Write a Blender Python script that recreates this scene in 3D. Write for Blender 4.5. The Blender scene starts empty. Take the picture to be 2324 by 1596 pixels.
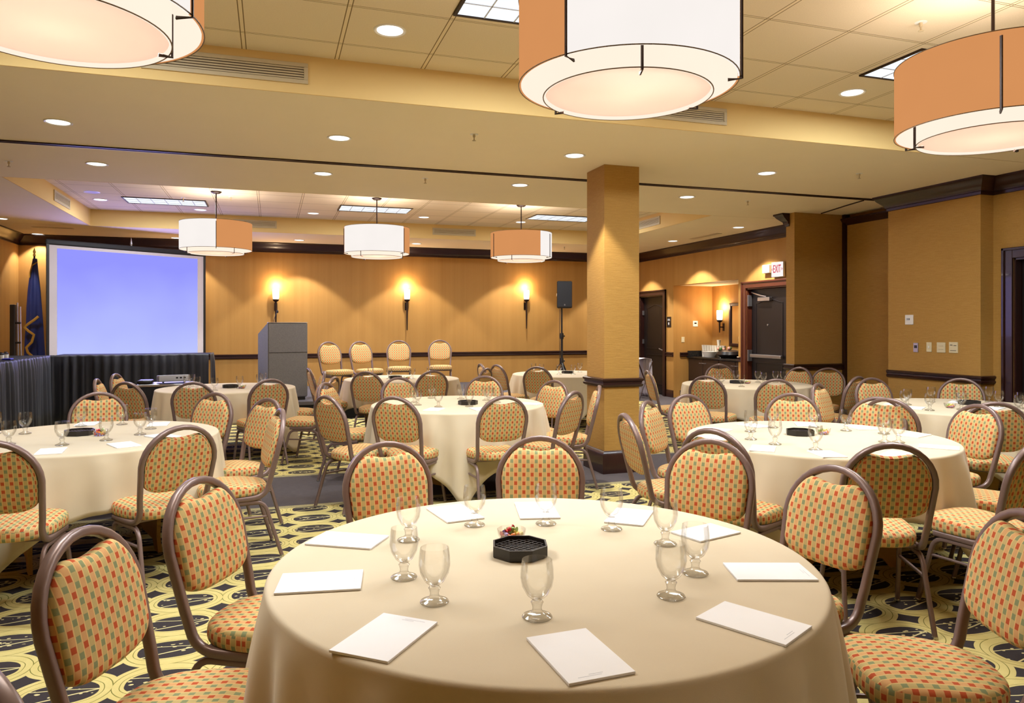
import bpy, bmesh, math, random
from math import sin, cos, pi, sqrt, radians, atan2
from mathutils import Vector, Matrix, Euler
random.seed(11)
COL = bpy.context.scene.collection
SC = bpy.context.scene

# ---------------------------------------------------------------- camera constants (level camera, shifted lens)
F, HZ, TH, HC = 1665.0, 740.0, radians(18.2), 1.504
S_, C_ = sin(TH), cos(TH)
CEIL, TILE = 3.15, 3.42
TT = 0.762                                   # top of a clothed table


def at(x, y, h):
    """ground position of the thing seen at pixel x, y standing at height h"""
    z = (HC - h) * F / (y - HZ)
    u = (x - 1162) / F
    return Vector((z * (S_ + u * C_), z * (C_ - u * S_), h))


def pix(p):
    z = p[0] * S_ + p[1] * C_
    return 1162 + F * (p[0] * C_ - p[1] * S_) / z, HZ - F * (p[2] - HC) / z


# ---------------------------------------------------------------- node helpers
class NT:
    def __init__(s, name):
        s.m = bpy.data.materials.new(name)
        s.m.use_nodes = True
        s.t = s.m.node_tree
        s.t.nodes.clear()
        s.out = s.t.nodes.new('ShaderNodeOutputMaterial')

    def n(s, typ, **kw):
        nd = s.t.nodes.new(typ)
        for k, v in kw.items():
            setattr(nd, k, v)
        return nd

    def put(s, sock, v):
        if isinstance(v, bpy.types.NodeSocket):
            s.t.links.new(v, sock)
        elif v is not None:
            sock.default_value = v

    def math(s, op, a, b=None, c=None):
        nd = s.n('ShaderNodeMath', operation=op)
        for i, v in enumerate((a, b, c)):
            if v is not None:
                s.put(nd.inputs[i], v)
        return nd.outputs[0]

    def mix(s, f, a, b):
        nd = s.n('ShaderNodeMix', data_type='RGBA')
        s.put(nd.inputs[0], f)
        s.put(nd.inputs[6], a)
        s.put(nd.inputs[7], b)
        return nd.outputs[2]

    def coord(s, kind):
        tc = s.n('ShaderNodeTexCoord')
        return tc.outputs[kind]

    def xyz(s, v):
        nd = s.n('ShaderNodeSeparateXYZ')
        s.put(nd.inputs[0], v)
        return nd.outputs

    def noise(s, vec, scale, detail=2.0, rough=.5):
        nd = s.n('ShaderNodeTexNoise')
        s.put(nd.inputs['Vector'], vec)
        nd.inputs['Scale'].default_value = scale
        nd.inputs['Detail'].default_value = detail
        nd.inputs['Roughness'].default_value = rough
        return nd.outputs[0]

    def scale(s, v, sc):
        nd = s.n('ShaderNodeMapping')
        s.put(nd.inputs['Vector'], v)
        nd.inputs['Scale'].default_value = sc
        return nd.outputs[0]

    def bump(s, h, strength=.2, dist=.01):
        nd = s.n('ShaderNodeBump')
        nd.inputs['Strength'].default_value = strength
        nd.inputs['Distance'].default_value = dist
        s.put(nd.inputs['Height'], h)
        return nd.outputs[0]

    def principled(s, col, rough=.5, metal=0.0, normal=None, sheen=0.0, spec=.5, coat=0.0):
        p = s.n('ShaderNodeBsdfPrincipled')
        s.put(p.inputs['Base Color'], col)
        s.put(p.inputs['Roughness'], rough)
        p.inputs['Metallic'].default_value = metal
        p.inputs['Specular IOR Level'].default_value = spec
        if sheen:
            p.inputs['Sheen Weight'].default_value = sheen
        if coat:
            p.inputs['Coat Weight'].default_value = coat
        if normal is not None:
            s.put(p.inputs['Normal'], normal)
        s.t.links.new(p.outputs[0], s.out.inputs[0])
        return p


def lin(r, g, b):
    def f(c):
        c /= 255.0
        return c / 12.92 if c <= .04045 else ((c + .055) / 1.055) ** 2.4
    return (f(r), f(g), f(b), 1.0)


def plain(name, col, rough=.5, metal=0.0, spec=.5, vary=.06, scale=30., coat=0.0, bump=0.0):
    t = NT(name)
    nz = t.noise(t.coord('Object'), scale, 3)
    a = tuple(c * (1 - vary) for c in col[:3]) + (1,)
    b = tuple(min(1, c * (1 + vary)) for c in col[:3]) + (1,)
    t.principled(t.mix(nz, a, b), rough, metal, t.bump(nz, bump, .002) if bump else None, spec=spec, coat=coat)
    return t.m


def emission(name, col, strength):
    t = NT(name)
    nz = t.noise(t.coord('Object'), 4, 2)
    st = t.math('MULTIPLY', t.math('ADD', t.math('MULTIPLY', nz, .06), .97), strength)
    e = t.n('ShaderNodeEmission')
    e.inputs[0].default_value = col
    t.put(e.inputs[1], st)
    t.t.links.new(e.outputs[0], t.out.inputs[0])
    return t.m


M = {}


def make_materials():
    # --- chair fabric : columns of red squares and green squares on peach, thin pale lines between them
    t = NT('checked_chair_fabric')
    u, v, _ = t.xyz(t.coord('UV'))
    U = t.math('DIVIDE', u, .041)
    V = t.math('DIVIDE', v, .043)
    p = t.math('FRACT', t.math('ADD', U, 40.0))
    q = t.math('FRACT', t.math('ADD', V, 40.0))
    left = t.math('LESS_THAN', p, .5)
    h = t.math('FRACT', t.math('MULTIPLY', p, 2.0))                   # across one column
    edge = t.math('ABSOLUTE', t.math('SUBTRACT', h, .5))
    line = t.math('GREATER_THAN', edge, .445)
    insq = t.math('LESS_THAN', edge, .37)
    r = t.math('MULTIPLY', insq, t.math('LESS_THAN', t.math('ABSOLUTE', t.math('SUBTRACT', q, .25)), .205))
    g = t.math('MULTIPLY', insq, t.math('LESS_THAN', t.math('ABSOLUTE', t.math('SUBTRACT', q, .75)), .205))
    red = t.mix(r, lin(222, 172, 118), lin(196, 88, 52))
    grn = t.mix(g, lin(203, 182, 124), lin(140, 152, 112))
    c = t.mix(left, grn, red)
    c = t.mix(line, c, lin(238, 206, 140))
    wv = t.noise(t.coord('UV'), 900, 1)
    c = t.mix(t.math('MULTIPLY', wv, .25), c, lin(120, 84, 50))
    t.principled(c, .85, 0, t.bump(wv, .25, .002), spec=.15)
    M['fabric'] = t.m
    # --- carpet
    t = NT('patterned_carpet')
    x, y, _ = t.xyz(t.coord('Object'))
    nzv = t.noise(t.coord('Object'), 6, 2)
    wob = t.math('MULTIPLY', t.math('SUBTRACT', nzv, .5), .07)
    ax = t.math('SUBTRACT', t.math('FRACT', t.math('ADD', t.math('DIVIDE', t.math('ADD', x, .44), .374), 20.5)), .5)
    by = t.math('SUBTRACT', t.math('FRACT', t.math('ADD', t.math('DIVIDE', t.math('SUBTRACT', y, 2.79), .316), 20.5)), .5)
    ax = t.math('ADD', ax, t.math('MULTIPLY', wob, .5))
    by = t.math('ADD', by, wob)
    rr = t.math('SQRT', t.math('ADD', t.math('MULTIPLY', ax, ax), t.math('MULTIPLY', by, by)))
    ring = t.math('LESS_THAN', rr, .578)
    ox = t.math('DIVIDE', ax, .375)
    oy = t.math('DIVIDE', by, .30)
    oo = t.math('ADD', t.math('POWER', t.math('ABSOLUTE', ox), 2.4), t.math('POWER', t.math('ABSOLUTE', oy), 2.4))
    oval = t.math('LESS_THAN', oo, 1.0)
    ln1 = t.math('LESS_THAN', t.math('ABSOLUTE', t.math('SUBTRACT', rr, .505)), .005)
    ln2 = t.math('LESS_THAN', t.math('ABSOLUTE', t.math('SUBTRACT', oo, 1.32)), .03)
    lines = t.math('MAXIMUM', ln1, ln2)
    stem = t.math('LESS_THAN', t.math('ABSOLUTE', t.math('SUBTRACT', t.math('ADD', by, .10), t.math('MULTIPLY', ax, .3))), .014)
    stem2 = t.math('LESS_THAN', t.math('ABSOLUTE', t.math('ADD', t.math('SUBTRACT', by, .10), t.math('MULTIPLY', ax, .2))), .009)
    vo = t.n('ShaderNodeTexVoronoi')
    t.put(vo.inputs['Vector'], t.scale(t.coord('Object'), (24, 36, 1)))
    vo.inputs['Scale'].default_value = 1.0
    dots = t.math('MULTIPLY', t.math('LESS_THAN', vo.outputs['Distance'], .24), t.math('LESS_THAN', t.math('ABSOLUTE', t.math('SUBTRACT', by, .02)), .16))
    br = t.math('MULTIPLY', oval, t.math('MAXIMUM', t.math('MAXIMUM', stem, stem2), dots))
    fine = t.noise(t.coord('Object'), 260, 2)
    yel = t.mix(t.noise(t.coord('Object'), 14, 3), lin(202, 184, 112), lin(220, 204, 140))
    dark = t.mix(fine, lin(44, 40, 44), lin(66, 60, 64))
    c = t.mix(ring, dark, yel)
    c = t.mix(lines, c, lin(112, 110, 50))
    c = t.mix(oval, c, dark)
    c = t.mix(br, c, lin(220, 206, 150))
    # plain slate bands under the folding wall and round the walls, with a pale speckled border
    slate = t.mix(t.noise(t.scale(t.coord('Object'), (3, 14, 1)), 6, 4), lin(70, 65, 70), lin(96, 89, 92))
    band = t.math('LESS_THAN', t.math('ABSOLUTE', t.math('SUBTRACT', y, 7.03)), .62)
    bord = t.math('LESS_THAN', t.math('ABSOLUTE', t.math('SUBTRACT', y, 7.03)), .70)
    far = t.math('GREATER_THAN', y, 13.1)
    rgt = t.math('GREATER_THAN', x, 7.05)
    lft = t.math('LESS_THAN', x, -3.3)
    pl = t.math('MAXIMUM', t.math('MAXIMUM', band, far), t.math('MAXIMUM', rgt, lft))
    speck = t.mix(t.math('GREATER_THAN', fine, .5), lin(120, 112, 90), lin(190, 178, 130))
    c = t.mix(bord, c, speck)
    c = t.mix(pl, c, slate)
    c = t.mix(t.math('MULTIPLY', fine, .25), c, lin(70, 62, 44))
    t.principled(c, .95, 0, t.bump(fine, .4, .004), spec=.1)
    M['carpet'] = t.m
    # --- striped wallpaper (far room) and woven grasscloth (pillar, piers)
    t = NT('striped_wallpaper')
    x, y, z = t.xyz(t.coord('Object'))
    w = t.noise(t.scale(t.coord('Object'), (1, 1, .015)), 7.0, 3, .6)
    f = t.noise(t.scale(t.coord('Object'), (1, 1, .08)), 160, 2)
    c = t.mix(w, lin(166, 120, 60), lin(198, 150, 82))
    c = t.mix(t.math('MULTIPLY', f, .25), c, lin(152, 106, 50))
    t.principled(c, .62, 0, None, spec=.25)
    M['wallpaper'] = t.m
    t = NT('woven_wallcovering')
    w = t.noise(t.scale(t.coord('Object'), (9, 9, 120)), 1.0, 3, .6)
    sp = t.noise(t.coord('Object'), 70, 3)
    c = t.mix(w, lin(172, 128, 62), lin(204, 160, 86))
    c = t.mix(t.math('MULTIPLY', sp, .35), c, lin(144, 100, 42))
    t.principled(c, .7, 0, t.bump(w, .35, .004), spec=.25)
    M['woven'] = t.m
    M['paint'] = plain('cream_ceiling_paint', lin(247, 232, 200), .8, vary=.02, scale=3, spec=.2)
    M['facepaint'] = plain('gold_tray_paint', lin(234, 200, 134), .8, vary=.02, scale=3, spec=.2)
    # --- acoustic tiles 2 x 4 ft with T-bars
    t = NT('acoustic_tile_ceiling')
    x, y, _ = t.xyz(t.coord('Object'))
    fx = t.math('ABSOLUTE', t.math('SUBTRACT', t.math('FRACT', t.math('ADD', t.math('DIVIDE', t.math('SUBTRACT', x, 1.075), .625), 30.5)), .5))
    fy = t.math('ABSOLUTE', t.math('SUBTRACT', t.math('FRACT', t.math('ADD', t.math('DIVIDE', t.math('SUBTRACT', y, 5.09), .62), 30.5)), .5))
    bar = t.math('MAXIMUM', t.math('LESS_THAN', fx, .019), t.math('LESS_THAN', fy, .012))
    gap = t.math('MAXIMUM', t.math('LESS_THAN', t.math('ABSOLUTE', t.math('SUBTRACT', fx, .022)), .005), t.math('LESS_THAN', t.math('ABSOLUTE', t.math('SUBTRACT', fy, .014)), .004))
    sp = t.noise(t.coord('Object'), 150, 3, .7)
    c = t.mix(sp, lin(216, 198, 164), lin(240, 224, 194))
    c = t.mix(bar, c, lin(232, 214, 178))
    c = t.mix(gap, c, lin(128, 106, 72))
    t.principled(c, .85, 0, t.bump(sp, .15, .003), spec=.15)
    M['tile'] = t.m
    # --- dark wood
    t = NT('dark_mahogany')
    g = t.noise(t.scale(t.coord('Object'), (3, 3, .35)), 22, 4, .6)
    t.principled(t.mix(g, lin(34, 16, 14), lin(58, 28, 22)), .32, 0, None, coat=.2)
    M['wood'] = t.m
    t = NT('red_mahogany_casing')
    g = t.noise(t.scale(t.coord('Object'), (3, 3, .35)), 22, 4, .6)
    t.principled(t.mix(g, lin(70, 32, 22), lin(98, 48, 30)), .35, 0, None, coat=.2)
    M['casing'] = t.m
    M['darkdoor'] = plain('black_brown_door', lin(19, 10, 9), .45, vary=.15, scale=12)
    t = NT('tan_table_linen')
    w = t.noise(t.coord('Object'), 500, 1)
    w2 = t.noise(t.coord('Object'), 5, 2)
    c = t.mix(w2, lin(207, 190, 161), lin(215, 200, 173))
    t.principled(c, .8, 0, t.bump(w, .12, .0015), sheen=.15, spec=.2)
    M['cloth'] = t.m
    t = NT('black_satin_skirting')
    w = t.noise(t.scale(t.coord('Object'), (1, 1, .1)), 60, 2)
    t.principled(t.mix(w, lin(23, 23, 31), lin(37, 37, 48)), .55, 0, None, sheen=.12, spec=.3)
    M['skirt'] = t.m
    M['frame'] = plain('taupe_powder_coat', lin(124, 102, 96), .36, .25, vary=.05, scale=80)
    M['glide'] = plain('nickel_foot_glide', lin(190, 186, 180), .25, .9, vary=.03)
    M['ochre'] = plain('ochre_plywood', lin(190, 146, 70), .55, vary=.12, scale=9)
    M['paper'] = plain('white_paper', lin(246, 246, 250), .7, vary=.01, spec=.2)
    M['printed'] = plain('grey_print', lin(206, 208, 216), .7, vary=.02)
    M['plastic_black'] = plain('black_plastic', lin(30, 25, 23), .38, vary=.1, scale=60)
    M['lattice'] = plain('charcoal_lattice', lin(74, 66, 64), .4, vary=.06)
    M['bronze'] = plain('dark_bronze', lin(52, 36, 28), .4, .6, vary=.06)
    M['white'] = plain('white_plastic', lin(236, 232, 224), .4, vary=.02)
    M['almond'] = plain('almond_plastic', lin(222, 208, 166), .4, vary=.02)
    M['steel'] = plain('brushed_steel', lin(168, 164, 166), .3, .85, vary=.05, scale=90)
    M['vent'] = plain('beige_grille', lin(200, 182, 146), .5, vary=.03)
    M['edging'] = plain('umber_shade_binding', lin(120, 98, 70), .6, vary=.05)
    M['ventdark'] = plain('shadowed_duct', lin(96, 76, 54), .8, vary=.05)
    M['greycarpet'] = plain('grey_carpet_cladding', lin(104, 100, 100), .95, vary=.22, scale=70, spec=.1, bump=.5)
    M['stage'] = plain('grey_stage_carpet', lin(88, 84, 90), .95, vary=.15, scale=60, spec=.1)
    M['blackcloth'] = plain('black_stage_skirt', lin(20, 19, 22), .8, vary=.1, spec=.2)
    M['granite'] = plain('black_granite', lin(34, 32, 30), .14, vary=.3, scale=120)
    M['espresso'] = plain('espresso_cabinet', lin(48, 32, 24), .4, vary=.12, scale=20)
    M['grill'] = plain('black_speaker_grille', lin(26, 23, 26), .6, vary=.2, scale=200)
    M['flagblue'] = plain('navy_flag_satin', lin(34, 48, 112), .5, vary=.25, scale=8)
    M['gold'] = plain('gold_fringe', lin(196, 152, 62), .45, .3, vary=.15, scale=60)
    M['projector'] = plain('pale_projector_case', lin(196, 200, 214), .4, vary=.02)
    M['lens'] = plain('dark_lens_glass', lin(24, 30, 44), .1, vary=.05)
    M['napkin'] = plain('pale_grey_cloth', lin(200, 190, 200), .8, vary=.05)
    M['cup'] = plain('white_paper_cup', lin(234, 226, 208), .6, vary=.03)
    M['orangepaper'] = emission('lit_red_letter', lin(214, 20, 60), 0.405)
    M['pink'] = plain('rose_bloom', lin(226, 160, 140), .6, vary=.2, scale=60)
    M['leaf'] = plain('green_leaf', lin(70, 110, 50), .5, vary=.2, scale=40)
    M['blueled'] = plain('blue_cloth', lin(60, 60, 190), .6, vary=.1)
    for k, c in dict(orange=(232, 120, 50), yellow=(232, 214, 110), green=(150, 176, 96), red=(204, 62, 60), violet=(140, 108, 170)).items():
        M['candy_' + k] = plain(k + '_candy_wrapper', lin(*c), .25, vary=.2, scale=90)
    # --- projected screen : the lit picture
    t = NT('projected_blue_image')
    x, y, z = t.xyz(t.coord('Object'))
    n1 = t.noise(t.coord('Object'), .8, 2)
    k = t.math('ADD', t.math('MULTIPLY', z, .30), t.math('MULTIPLY', t.math('SUBTRACT', n1, .5), .35))
    k = t.math('MINIMUM', t.math('MAXIMUM', t.math('SUBTRACT', 1.35, t.math('MULTIPLY', k, 1.75)), 0.0), 1.0)
    c = t.mix(k, lin(146, 148, 255), lin(190, 200, 255))
    e = t.n('ShaderNodeEmission')
    t.put(e.inputs[0], c)
    e.inputs[1].default_value = .43
    t.t.links.new(e.outputs[0], t.out.inputs[0])
    M['image'] = t.m
    M['screen'] = plain('white_screen_fabric', lin(214, 202, 204), .7, vary=.01)
    # --- lamp parts that give off light
    M['shade_white'] = emission('lit_white_shade', lin(250, 243, 238), 0.405)
    M['shade_orange'] = emission('lit_apricot_shade', lin(232, 158, 98), 0.340)
    M['shade_inner'] = emission('lit_cream_inner_shade', lin(255, 236, 216), 0.437)
    M['downlight'] = emission('lit_downlight_lens', (1, .97, .92, 1), 1.296)
    M['sconceglass'] = emission('lit_frosted_sconce', (1, .86, .62, 1), 2.592)
    M['tube'] = emission('cool_fluorescent_lens', (.86, .93, 1, 1), 0.470)
    M['exitface'] = emission('lit_exit_face', (1, .95, .93, 1), 0.405)
    t = NT('frosted_pendant_diffuser')
    nz = t.noise(t.coord('Object'), 3, 2)
    tr = t.n('ShaderNodeBsdfTranslucent')
    t.put(tr.inputs[0], t.mix(nz, (.62, .50, .44, 1), (.66, .55, .48, 1)))
    e = t.n('ShaderNodeEmission')
    e.inputs[0].default_value = lin(250, 222, 202)
    e.inputs[1].default_value = .16
    ad = t.n('ShaderNodeAddShader')
    t.t.links.new(tr.outputs[0], ad.inputs[0])
    t.t.links.new(e.outputs[0], ad.inputs[1])
    t.t.links.new(ad.outputs[0], t.out.inputs[0])
    M['diffuser'] = t.m
    # --- thin glass (walls a couple of millimetres thick)
    t = NT('thin_clear_glass')
    lw = t.n('ShaderNodeLayerWeight')
    lw.inputs[0].default_value = .35
    fr = t.n('ShaderNodeFresnel')
    fr.inputs[0].default_value = 1.5
    e3 = t.math('POWER', lw.outputs['Facing'], 3.0)
    tcol = t.mix(e3, (.99, .99, .985, 1), (.70, .68, .65, 1))
    tp = t.n('ShaderNodeBsdfTransparent')
    t.put(tp.inputs[0], tcol)
    gl = t.n('ShaderNodeBsdfGlossy')
    gl.inputs['Roughness'].default_value = .03
    mx = t.n('ShaderNodeMixShader')
    t.put(mx.inputs[0], t.math('MINIMUM', t.math('MULTIPLY', fr.outputs[0], .5), .3))
    t.t.links.new(tp.outputs[0], mx.inputs[1])
    t.t.links.new(gl.outputs[0], mx.inputs[2])
    t.t.links.new(mx.outputs[0], t.out.inputs[0])
    M['glass'] = t.m
    t = NT('thick_clear_glass')
    lw = t.n('ShaderNodeLayerWeight')
    lw.inputs[0].default_value = .5
    tp = t.n('ShaderNodeBsdfTransparent')
    t.put(tp.inputs[0], t.mix(t.math('POWER', lw.outputs['Facing'], 2.0), (.98, .98, .97, 1), (.58, .56, .53, 1)))
    gl = t.n('ShaderNodeBsdfGlossy')
    gl.inputs['Roughness'].default_value = .06
    mx = t.n('ShaderNodeMixShader')
    mx.inputs[0].default_value = .13
    t.t.links.new(tp.outputs[0], mx.inputs[1])
    t.t.links.new(gl.outputs[0], mx.inputs[2])
    t.t.links.new(mx.outputs[0], t.out.inputs[0])
    M['footglass'] = t.m
    t = NT('solid_clear_glass')
    g = t.n('ShaderNodeBsdfGlass')
    g.inputs['Color'].default_value = (.97, .97, .96, 1)
    g.inputs['IOR'].default_value = 1.5
    g.inputs['Roughness'].default_value = .02
    t.t.links.new(g.outputs[0], t.out.inputs[0])
    M['solidglass'] = t.m
    t = NT('mirror_glass')
    t.principled((.93, .93, .93, 1), .02, 1.0)
    M['mirror'] = t.m


make_materials()


# ---------------------------------------------------------------- mesh helpers
def link(name, bm, mat, parent=None, smooth=False, loc=None, rot=None):
    me = bpy.data.meshes.new(name)
    bmesh.ops.recalc_face_normals(bm, faces=bm.faces)
    bm.to_mesh(me)
    bm.free()
    if mat is not None:
        me.materials.append(M[mat] if isinstance(mat, str) else mat)
    if smooth:
        for p in me.polygons:
            p.use_smooth = True
        if smooth != 'all':
            me.set_sharp_from_angle(angle=radians(smooth if smooth is not True else 40))
    o = bpy.data.objects.new(name, me)
    COL.objects.link(o)
    if parent is not None:
        o.parent = parent
    if loc is not None:
        o.location = loc
    if rot is not None:
        o.rotation_euler = rot
    return o


def tag(o, label, cat, group=None):
    o['label'] = label
    o['category'] = cat
    if group:
        o['group'] = group
    return o


def thing(name, label, cat, loc=(0, 0, 0), rz=0, group=None):
    o = bpy.data.objects.new(name, None)
    o.empty_display_size = .1
    COL.objects.link(o)
    o.location = loc
    o.rotation_euler = (0, 0, rz)
    return tag(o, label, cat, group)


def struct(o):
    o['kind'] = 'structure'
    return o


def copy_tree(o, parent=None):
    c = o.copy()
    COL.objects.link(c)
    if parent is not None:
        c.parent = parent
    for ch in list(o.children):
        copy_tree(ch, c)
    return c


def box(bm, c, s, bev=0.0, rz=0.0, seg=2):
    m = Matrix.Translation(c) @ Matrix.Rotation(rz, 4, 'Z') @ Matrix.Diagonal((s[0], s[1], s[2], 1))
    r = bmesh.ops.create_cube(bm, size=1.0, matrix=m)
    if bev:
        es = list({e for v in r['verts'] for e in v.link_edges})
        bmesh.ops.bevel(bm, geom=es, offset=bev, segments=seg, affect='EDGES', profile=.5)


def bx(c, s, bev=0.0, rz=0.0):
    bm = bmesh.new()
    box(bm, c, s, bev, rz)
    return bm


def span(x0, x1, y0, y1, z0, z1, bev=0.0):
    return bx(((x0 + x1) / 2, (y0 + y1) / 2, (z0 + z1) / 2), (abs(x1 - x0), abs(y1 - y0), abs(z1 - z0)), bev)


def addspan(bm, x0, x1, y0, y1, z0, z1, bev=0.0):
    box(bm, ((x0 + x1) / 2, (y0 + y1) / 2, (z0 + z1) / 2), (abs(x1 - x0), abs(y1 - y0), abs(z1 - z0)), bev)


def lathe(bm, prof, n=32, c=(0, 0, 0), cap=True):
    rings = []
    for r, z in prof:
        if r < 1e-6:
            rings.append([bm.verts.new((c[0], c[1], c[2] + z))])
        else:
            rings.append([bm.verts.new((c[0] + r * cos(2 * pi * i / n), c[1] + r * sin(2 * pi * i / n), c[2] + z)) for i in range(n)])
    for a, b in zip(rings, rings[1:]):
        for i in range(n):
            j = (i + 1) % n
            if len(a) == 1 and len(b) == 1:
                continue
            if len(a) == 1:
                bm.faces.new((a[0], b[j], b[i]))
            elif len(b) == 1:
                bm.faces.new((a[i], a[j], b[0]))
            else:
                bm.faces.new((a[i], a[j], b[j], b[i]))
    if cap:
        for rg in (rings[0], rings[-1]):
            if len(rg) > 2:
                bm.faces.new(rg)
    return bm


def rrect(w, h, r, k=3):
    pts = []
    for cx, cy, a0 in ((w / 2 - r, h / 2 - r, 0), (-w / 2 + r, h / 2 - r, 90), (-w / 2 + r, -h / 2 + r, 180), (w / 2 - r, -h / 2 + r, 270)):
        for i in range(k):
            a = radians(a0 + 90 * i / (k - 1))
            pts.append((cx + r * cos(a), cy + r * sin(a)))
    return pts


def circ(r, n=8):
    return [(r * cos(2 * pi * i / n), r * sin(2 * pi * i / n)) for i in range(n)]


def tube(bm, pts, sect, up=None, closed=False):
    pts = [Vector(p) for p in pts]
    n = len(pts)
    tans = []
    for i in range(n):
        if closed:
            d = pts[(i + 1) % n] - pts[i - 1]
        else:
            d = pts[min(i + 1, n - 1)] - pts[max(i - 1, 0)]
        tans.append(d.normalized())
    up = Vector(up) if up is not None else (Vector((0, 0, 1)) if abs(tans[0].z) < .9 else Vector((1, 0, 0)))
    nrm = (up - tans[0] * up.dot(tans[0])).normalized()
    rings = []
    for i in range(n):
        nrm = (nrm - tans[i] * nrm.dot(tans[i])).normalized()
        bi = tans[i].cross(nrm)
        rings.append([bm.verts.new(pts[i] + nrm * a + bi * b) for a, b in sect])
    m = len(sect)
    rng = range(n) if closed else range(n - 1)
    for i in rng:
        a, b = rings[i], rings[(i + 1) % n]
        for j in range(m):
            k = (j + 1) % m
            bm.faces.new((a[j], a[k], b[k], b[j]))
    if not closed:
        bm.faces.new(rings[0])
        bm.faces.new(rings[-1])
    return bm


def prism(bm, poly, axis, a0, a1):
    """poly : list of 2-D points in the plane across `axis`, swept from a0 to a1"""
    def P3(p, a):
        return {'x': (a, p[0], p[1]), 'y': (p[0], a, p[1]), 'z': (p[0], p[1], a)}[axis]
    A = [bm.verts.new(P3(p, a0)) for p in poly]
    B = [bm.verts.new(P3(p, a1)) for p in poly]
    n = len(poly)
    for i in range(n):
        j = (i + 1) % n
        bm.faces.new((A[i], A[j], B[j], B[i]))
    bm.faces.new(A)
    bm.faces.new(B)
    return bm


def light(name, typ, loc, power, col=(1, .86, .68), parent=None, rot=(0, 0, 0), **kw):
    d = bpy.data.lights.new(name, typ)
    d.energy = power
    d.color = col
    for k, v in kw.items():
        setattr(d, k, v)
    o = bpy.data.objects.new(name, d)
    COL.objects.link(o)
    o.location = loc
    o.rotation_euler = rot
    if parent is not None:
        o.parent = parent
    return o


# ================================================================ the room
XL, XRF, XRN, YB, YF = -4.31, 8.03, 7.66, 15.3, -1.3
PX, PY0, PY1 = 7.47, 6.1, 7.38            # pier by the switches
QX, QY0, QY1 = 7.2, 8.81, 8.99            # fin on the far side of the folding-wall pocket
AX, AY0, AY1, AZ = 8.97, 11.32, 13.57, 2.35   # coffee alcove


def quadbox(name, x0, x1, y0, y1, z0, z1, mat):
    return struct(link(name, span(x0, x1, y0, y1, z0, z1), mat))


quadbox('floor', -5, 10, YF - .3, YB + .3, -.12, 0, 'carpet')
quadbox('wall_back', XL - .2, XRF + 1.4, YB, YB + .15, 0, CEIL + .5, 'wallpaper')
quadbox('wall_left', XL - .15, XL, YF - .2, YB, 0, CEIL + .5, 'wallpaper')
quadbox('wall_front', XL - .2, XRN + .4, YF - .15, YF, 0, CEIL + .5, 'woven')
# right wall : several solid pieces round the openings, one mesh
bm = bmesh.new()
D1 = (13.98, 15.03, 2.17)         # door leaf opening y0, y1, height (far)
D2 = (9.11, 11.08, 2.17)          # double door by the exit sign
D3 = (3.9, 5.86, 2.24)            # dark door near right
W = .15
addspan(bm, XRF, XRF + W, D1[1], YB, 0, CEIL + .3)
addspan(bm, XRF, XRF + W, D1[0], D1[1], D1[2], CEIL + .3)
addspan(bm, XRF, XRF + W, AY1, D1[0], 0, CEIL + .3)
addspan(bm, XRF, XRF + W, AY0, AY1, AZ, CEIL + .3)
addspan(bm, XRF, XRF + W, D2[1], AY0, 0, CEIL + .3)
addspan(bm, XRF, XRF + W, QY1, D2[0], 0, CEIL + .3)
addspan(bm, XRF, XRF + W, D2[0], D2[1], D2[2], CEIL + .3)
struct(link('wall_right', bm, 'wallpaper'))
bm = bmesh.new()
addspan(bm, XRN, XRN + W, D3[1], PY0, 0, CEIL + .3)
addspan(bm, XRN, XRN + W, D3[0], D3[1], D3[2], CEIL + .3)
addspan(bm, XRN, XRN + W, YF, D3[0], 0, CEIL + .3)
struct(link('wall_near_right', bm, 'woven'))
quadbox('wall_pier', PX, XRN + .8, PY0, PY1, 0, CEIL + .3, 'woven')
quadbox('wall_fin', QX, XRF + .3, QY0, QY1, 0, CEIL + .3, 'woven')
# alcove shell
quadbox('wall_alcove_left', XRF + W, AX, AY1, AY1 + .1, 0, AZ + .1, 'wallpaper')
quadbox('wall_alcove_right', XRF + W, AX, AY0 - .1, AY0, 0, AZ + .1, 'wallpaper')
quadbox('wall_alcove_back', AX, AX + .1, AY0 - .1, AY1 + .1, 0, AZ + .1, 'wallpaper')
quadbox('ceiling_alcove', XRF + W, AX + .1, AY0 - .1, AY1 + .1, AZ, AZ + .1, 'paint')
quadbox('wall_corridor', XRF + .9, XRF + 1.0, D2[0] - .3, D2[1] + .1, 0, CEIL, 'wallpaper')
# pocket for the folding wall
quadbox('wall_pocket', XRF + .12, XRF + .22, PY1, QY0, 0, CEIL + .3, 'woven')

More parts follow.
